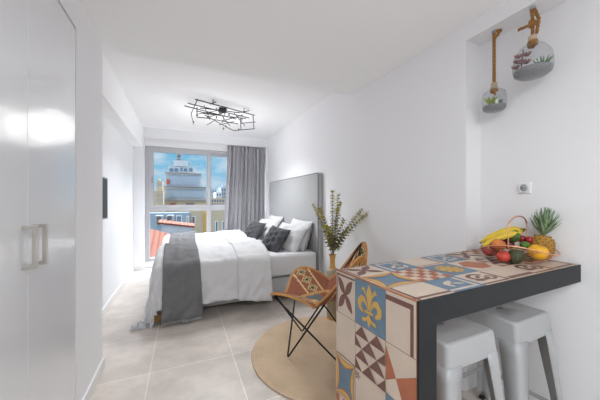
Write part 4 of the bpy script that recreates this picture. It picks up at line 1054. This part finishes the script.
# the high part of the sky, out of view, is boosted far above the horizon band to light the room
hi = nt.nodes.new('ShaderNodeMapRange'); hi.interpolation_type = 'SMOOTHSTEP'; hi.inputs[1].default_value = .30; hi.inputs[2].default_value = .62; hi.inputs[3].default_value = 1.0; hi.inputs[4].default_value = 23.0; L.new(sp.outputs['Z'], hi.inputs[0])
fy = nt.nodes.new('ShaderNodeMapRange'); fy.inputs[1].default_value = -.1; fy.inputs[2].default_value = .35; fy.inputs[3].default_value = 0; fy.inputs[4].default_value = 1; L.new(sp.outputs['Y'], fy.inputs[0])
m1 = nt.nodes.new('ShaderNodeMath'); m1.operation = 'SUBTRACT'; L.new(hi.outputs[0], m1.inputs[0]); m1.inputs[1].default_value = 1
m2 = nt.nodes.new('ShaderNodeMath'); m2.operation = 'MULTIPLY_ADD'; L.new(m1.outputs[0], m2.inputs[0]); L.new(fy.outputs[0], m2.inputs[1]); m2.inputs[2].default_value = 1
m3 = nt.nodes.new('ShaderNodeMath'); m3.operation = 'MULTIPLY'; L.new(m2.outputs[0], m3.inputs[0]); m3.inputs[1].default_value = .265
m4 = nt.nodes.new('ShaderNodeMix'); m4.data_type = 'RGBA'; L.new(mx.outputs[2], m4.inputs[6]); m4.inputs[7].default_value = (.77, .81, .85, 1); wf = nt.nodes.new('ShaderNodeMapRange'); wf.inputs[1].default_value = .28; wf.inputs[2].default_value = .45; L.new(sp.outputs['Z'], wf.inputs[0]); L.new(wf.outputs[0], m4.inputs[0]); L.new(m4.outputs[2], bg.inputs['Color']); L.new(m3.outputs[0], bg.inputs['Strength'])

def area(name, loc, rot, sx, sy, power, col=(1, 1, 1)):
    l = bpy.data.lights.new(name, 'AREA'); l.shape = 'RECTANGLE'; l.size = sx; l.size_y = sy; l.energy = power; l.color = col
    o = bpy.data.objects.new(name, l); COL.objects.link(o); o.location = loc; o.rotation_euler = rot; return o
pl = area('window_portal', (.5, 5.60, 1.13), (-PI / 2, 0, 0), 2.1, 2.0, 1); pl.data.cycles.is_portal = True
area('kitchen_fill', (.25, -1.0, ZN - .02), (0, 0, 0), 1.2, 1.0, 14.5, (.92, .97, 1.0))  # unseen fill lamp added behind the camera to brighten the near room
for (u, v, z) in ((205, 117, 2.22), (224, 124, 2.22), (240, 121, 2.22)):
    l = bpy.data.lights.new('bedroom_fill_spot', 'SPOT'); l.energy = 9.5; l.shadow_soft_size = .08; l.color = (.97, .985, 1); l.spot_size = math.radians(142); l.spot_blend = .7  # spot added below the chandelier to brighten the bed and walls
    o = bpy.data.objects.new('bedroom_fill_spot', l); COL.objects.link(o); o.location = atz(u, v, 2.32); o.location.z = 2.22
    l = bpy.data.lights.new('bedroom_fill_point', 'POINT'); l.energy = 1.15; l.shadow_soft_size = .2  # soft fill added in empty air under the rods to lift the ceiling
    o = bpy.data.objects.new('bedroom_fill_point', l); COL.objects.link(o); o.location = atz(u, v, 2.34); o.location.z = 2.02
l = bpy.data.lights.new('sun', 'SUN'); l.energy = .25; l.angle = .02; l.color = (1, .95, .88)
o = bpy.data.objects.new('sun', l); COL.objects.link(o); o.rotation_euler = Vector((-.45, -.75, .65)).to_track_quat('Z', 'Y').to_euler()

cam = bpy.data.cameras.new('camera'); co = bpy.data.objects.new('camera', cam); COL.objects.link(co)
cam.sensor_width = 36; cam.lens = 36 * F_PX / 600; cam.clip_end = 500; cam.clip_start = .02
co.location = (0, 0, CH); co.rotation_euler = (PI / 2, 0, -TH)
S.camera = co
S.view_settings.view_transform = 'Standard'; S.view_settings.look = 'None'; S.view_settings.gamma = 1; S.view_settings.use_curve_mapping = False
S.view_settings.exposure = 1.77
S.cycles.use_denoising = True; S.cycles.max_bounces = 14; S.cycles.diffuse_bounces = 9; S.cycles.transparent_max_bounces = 24; S.cycles.sample_clamp_indirect = 8
for o in S.objects:
    if '_w' in o: del o['_w']
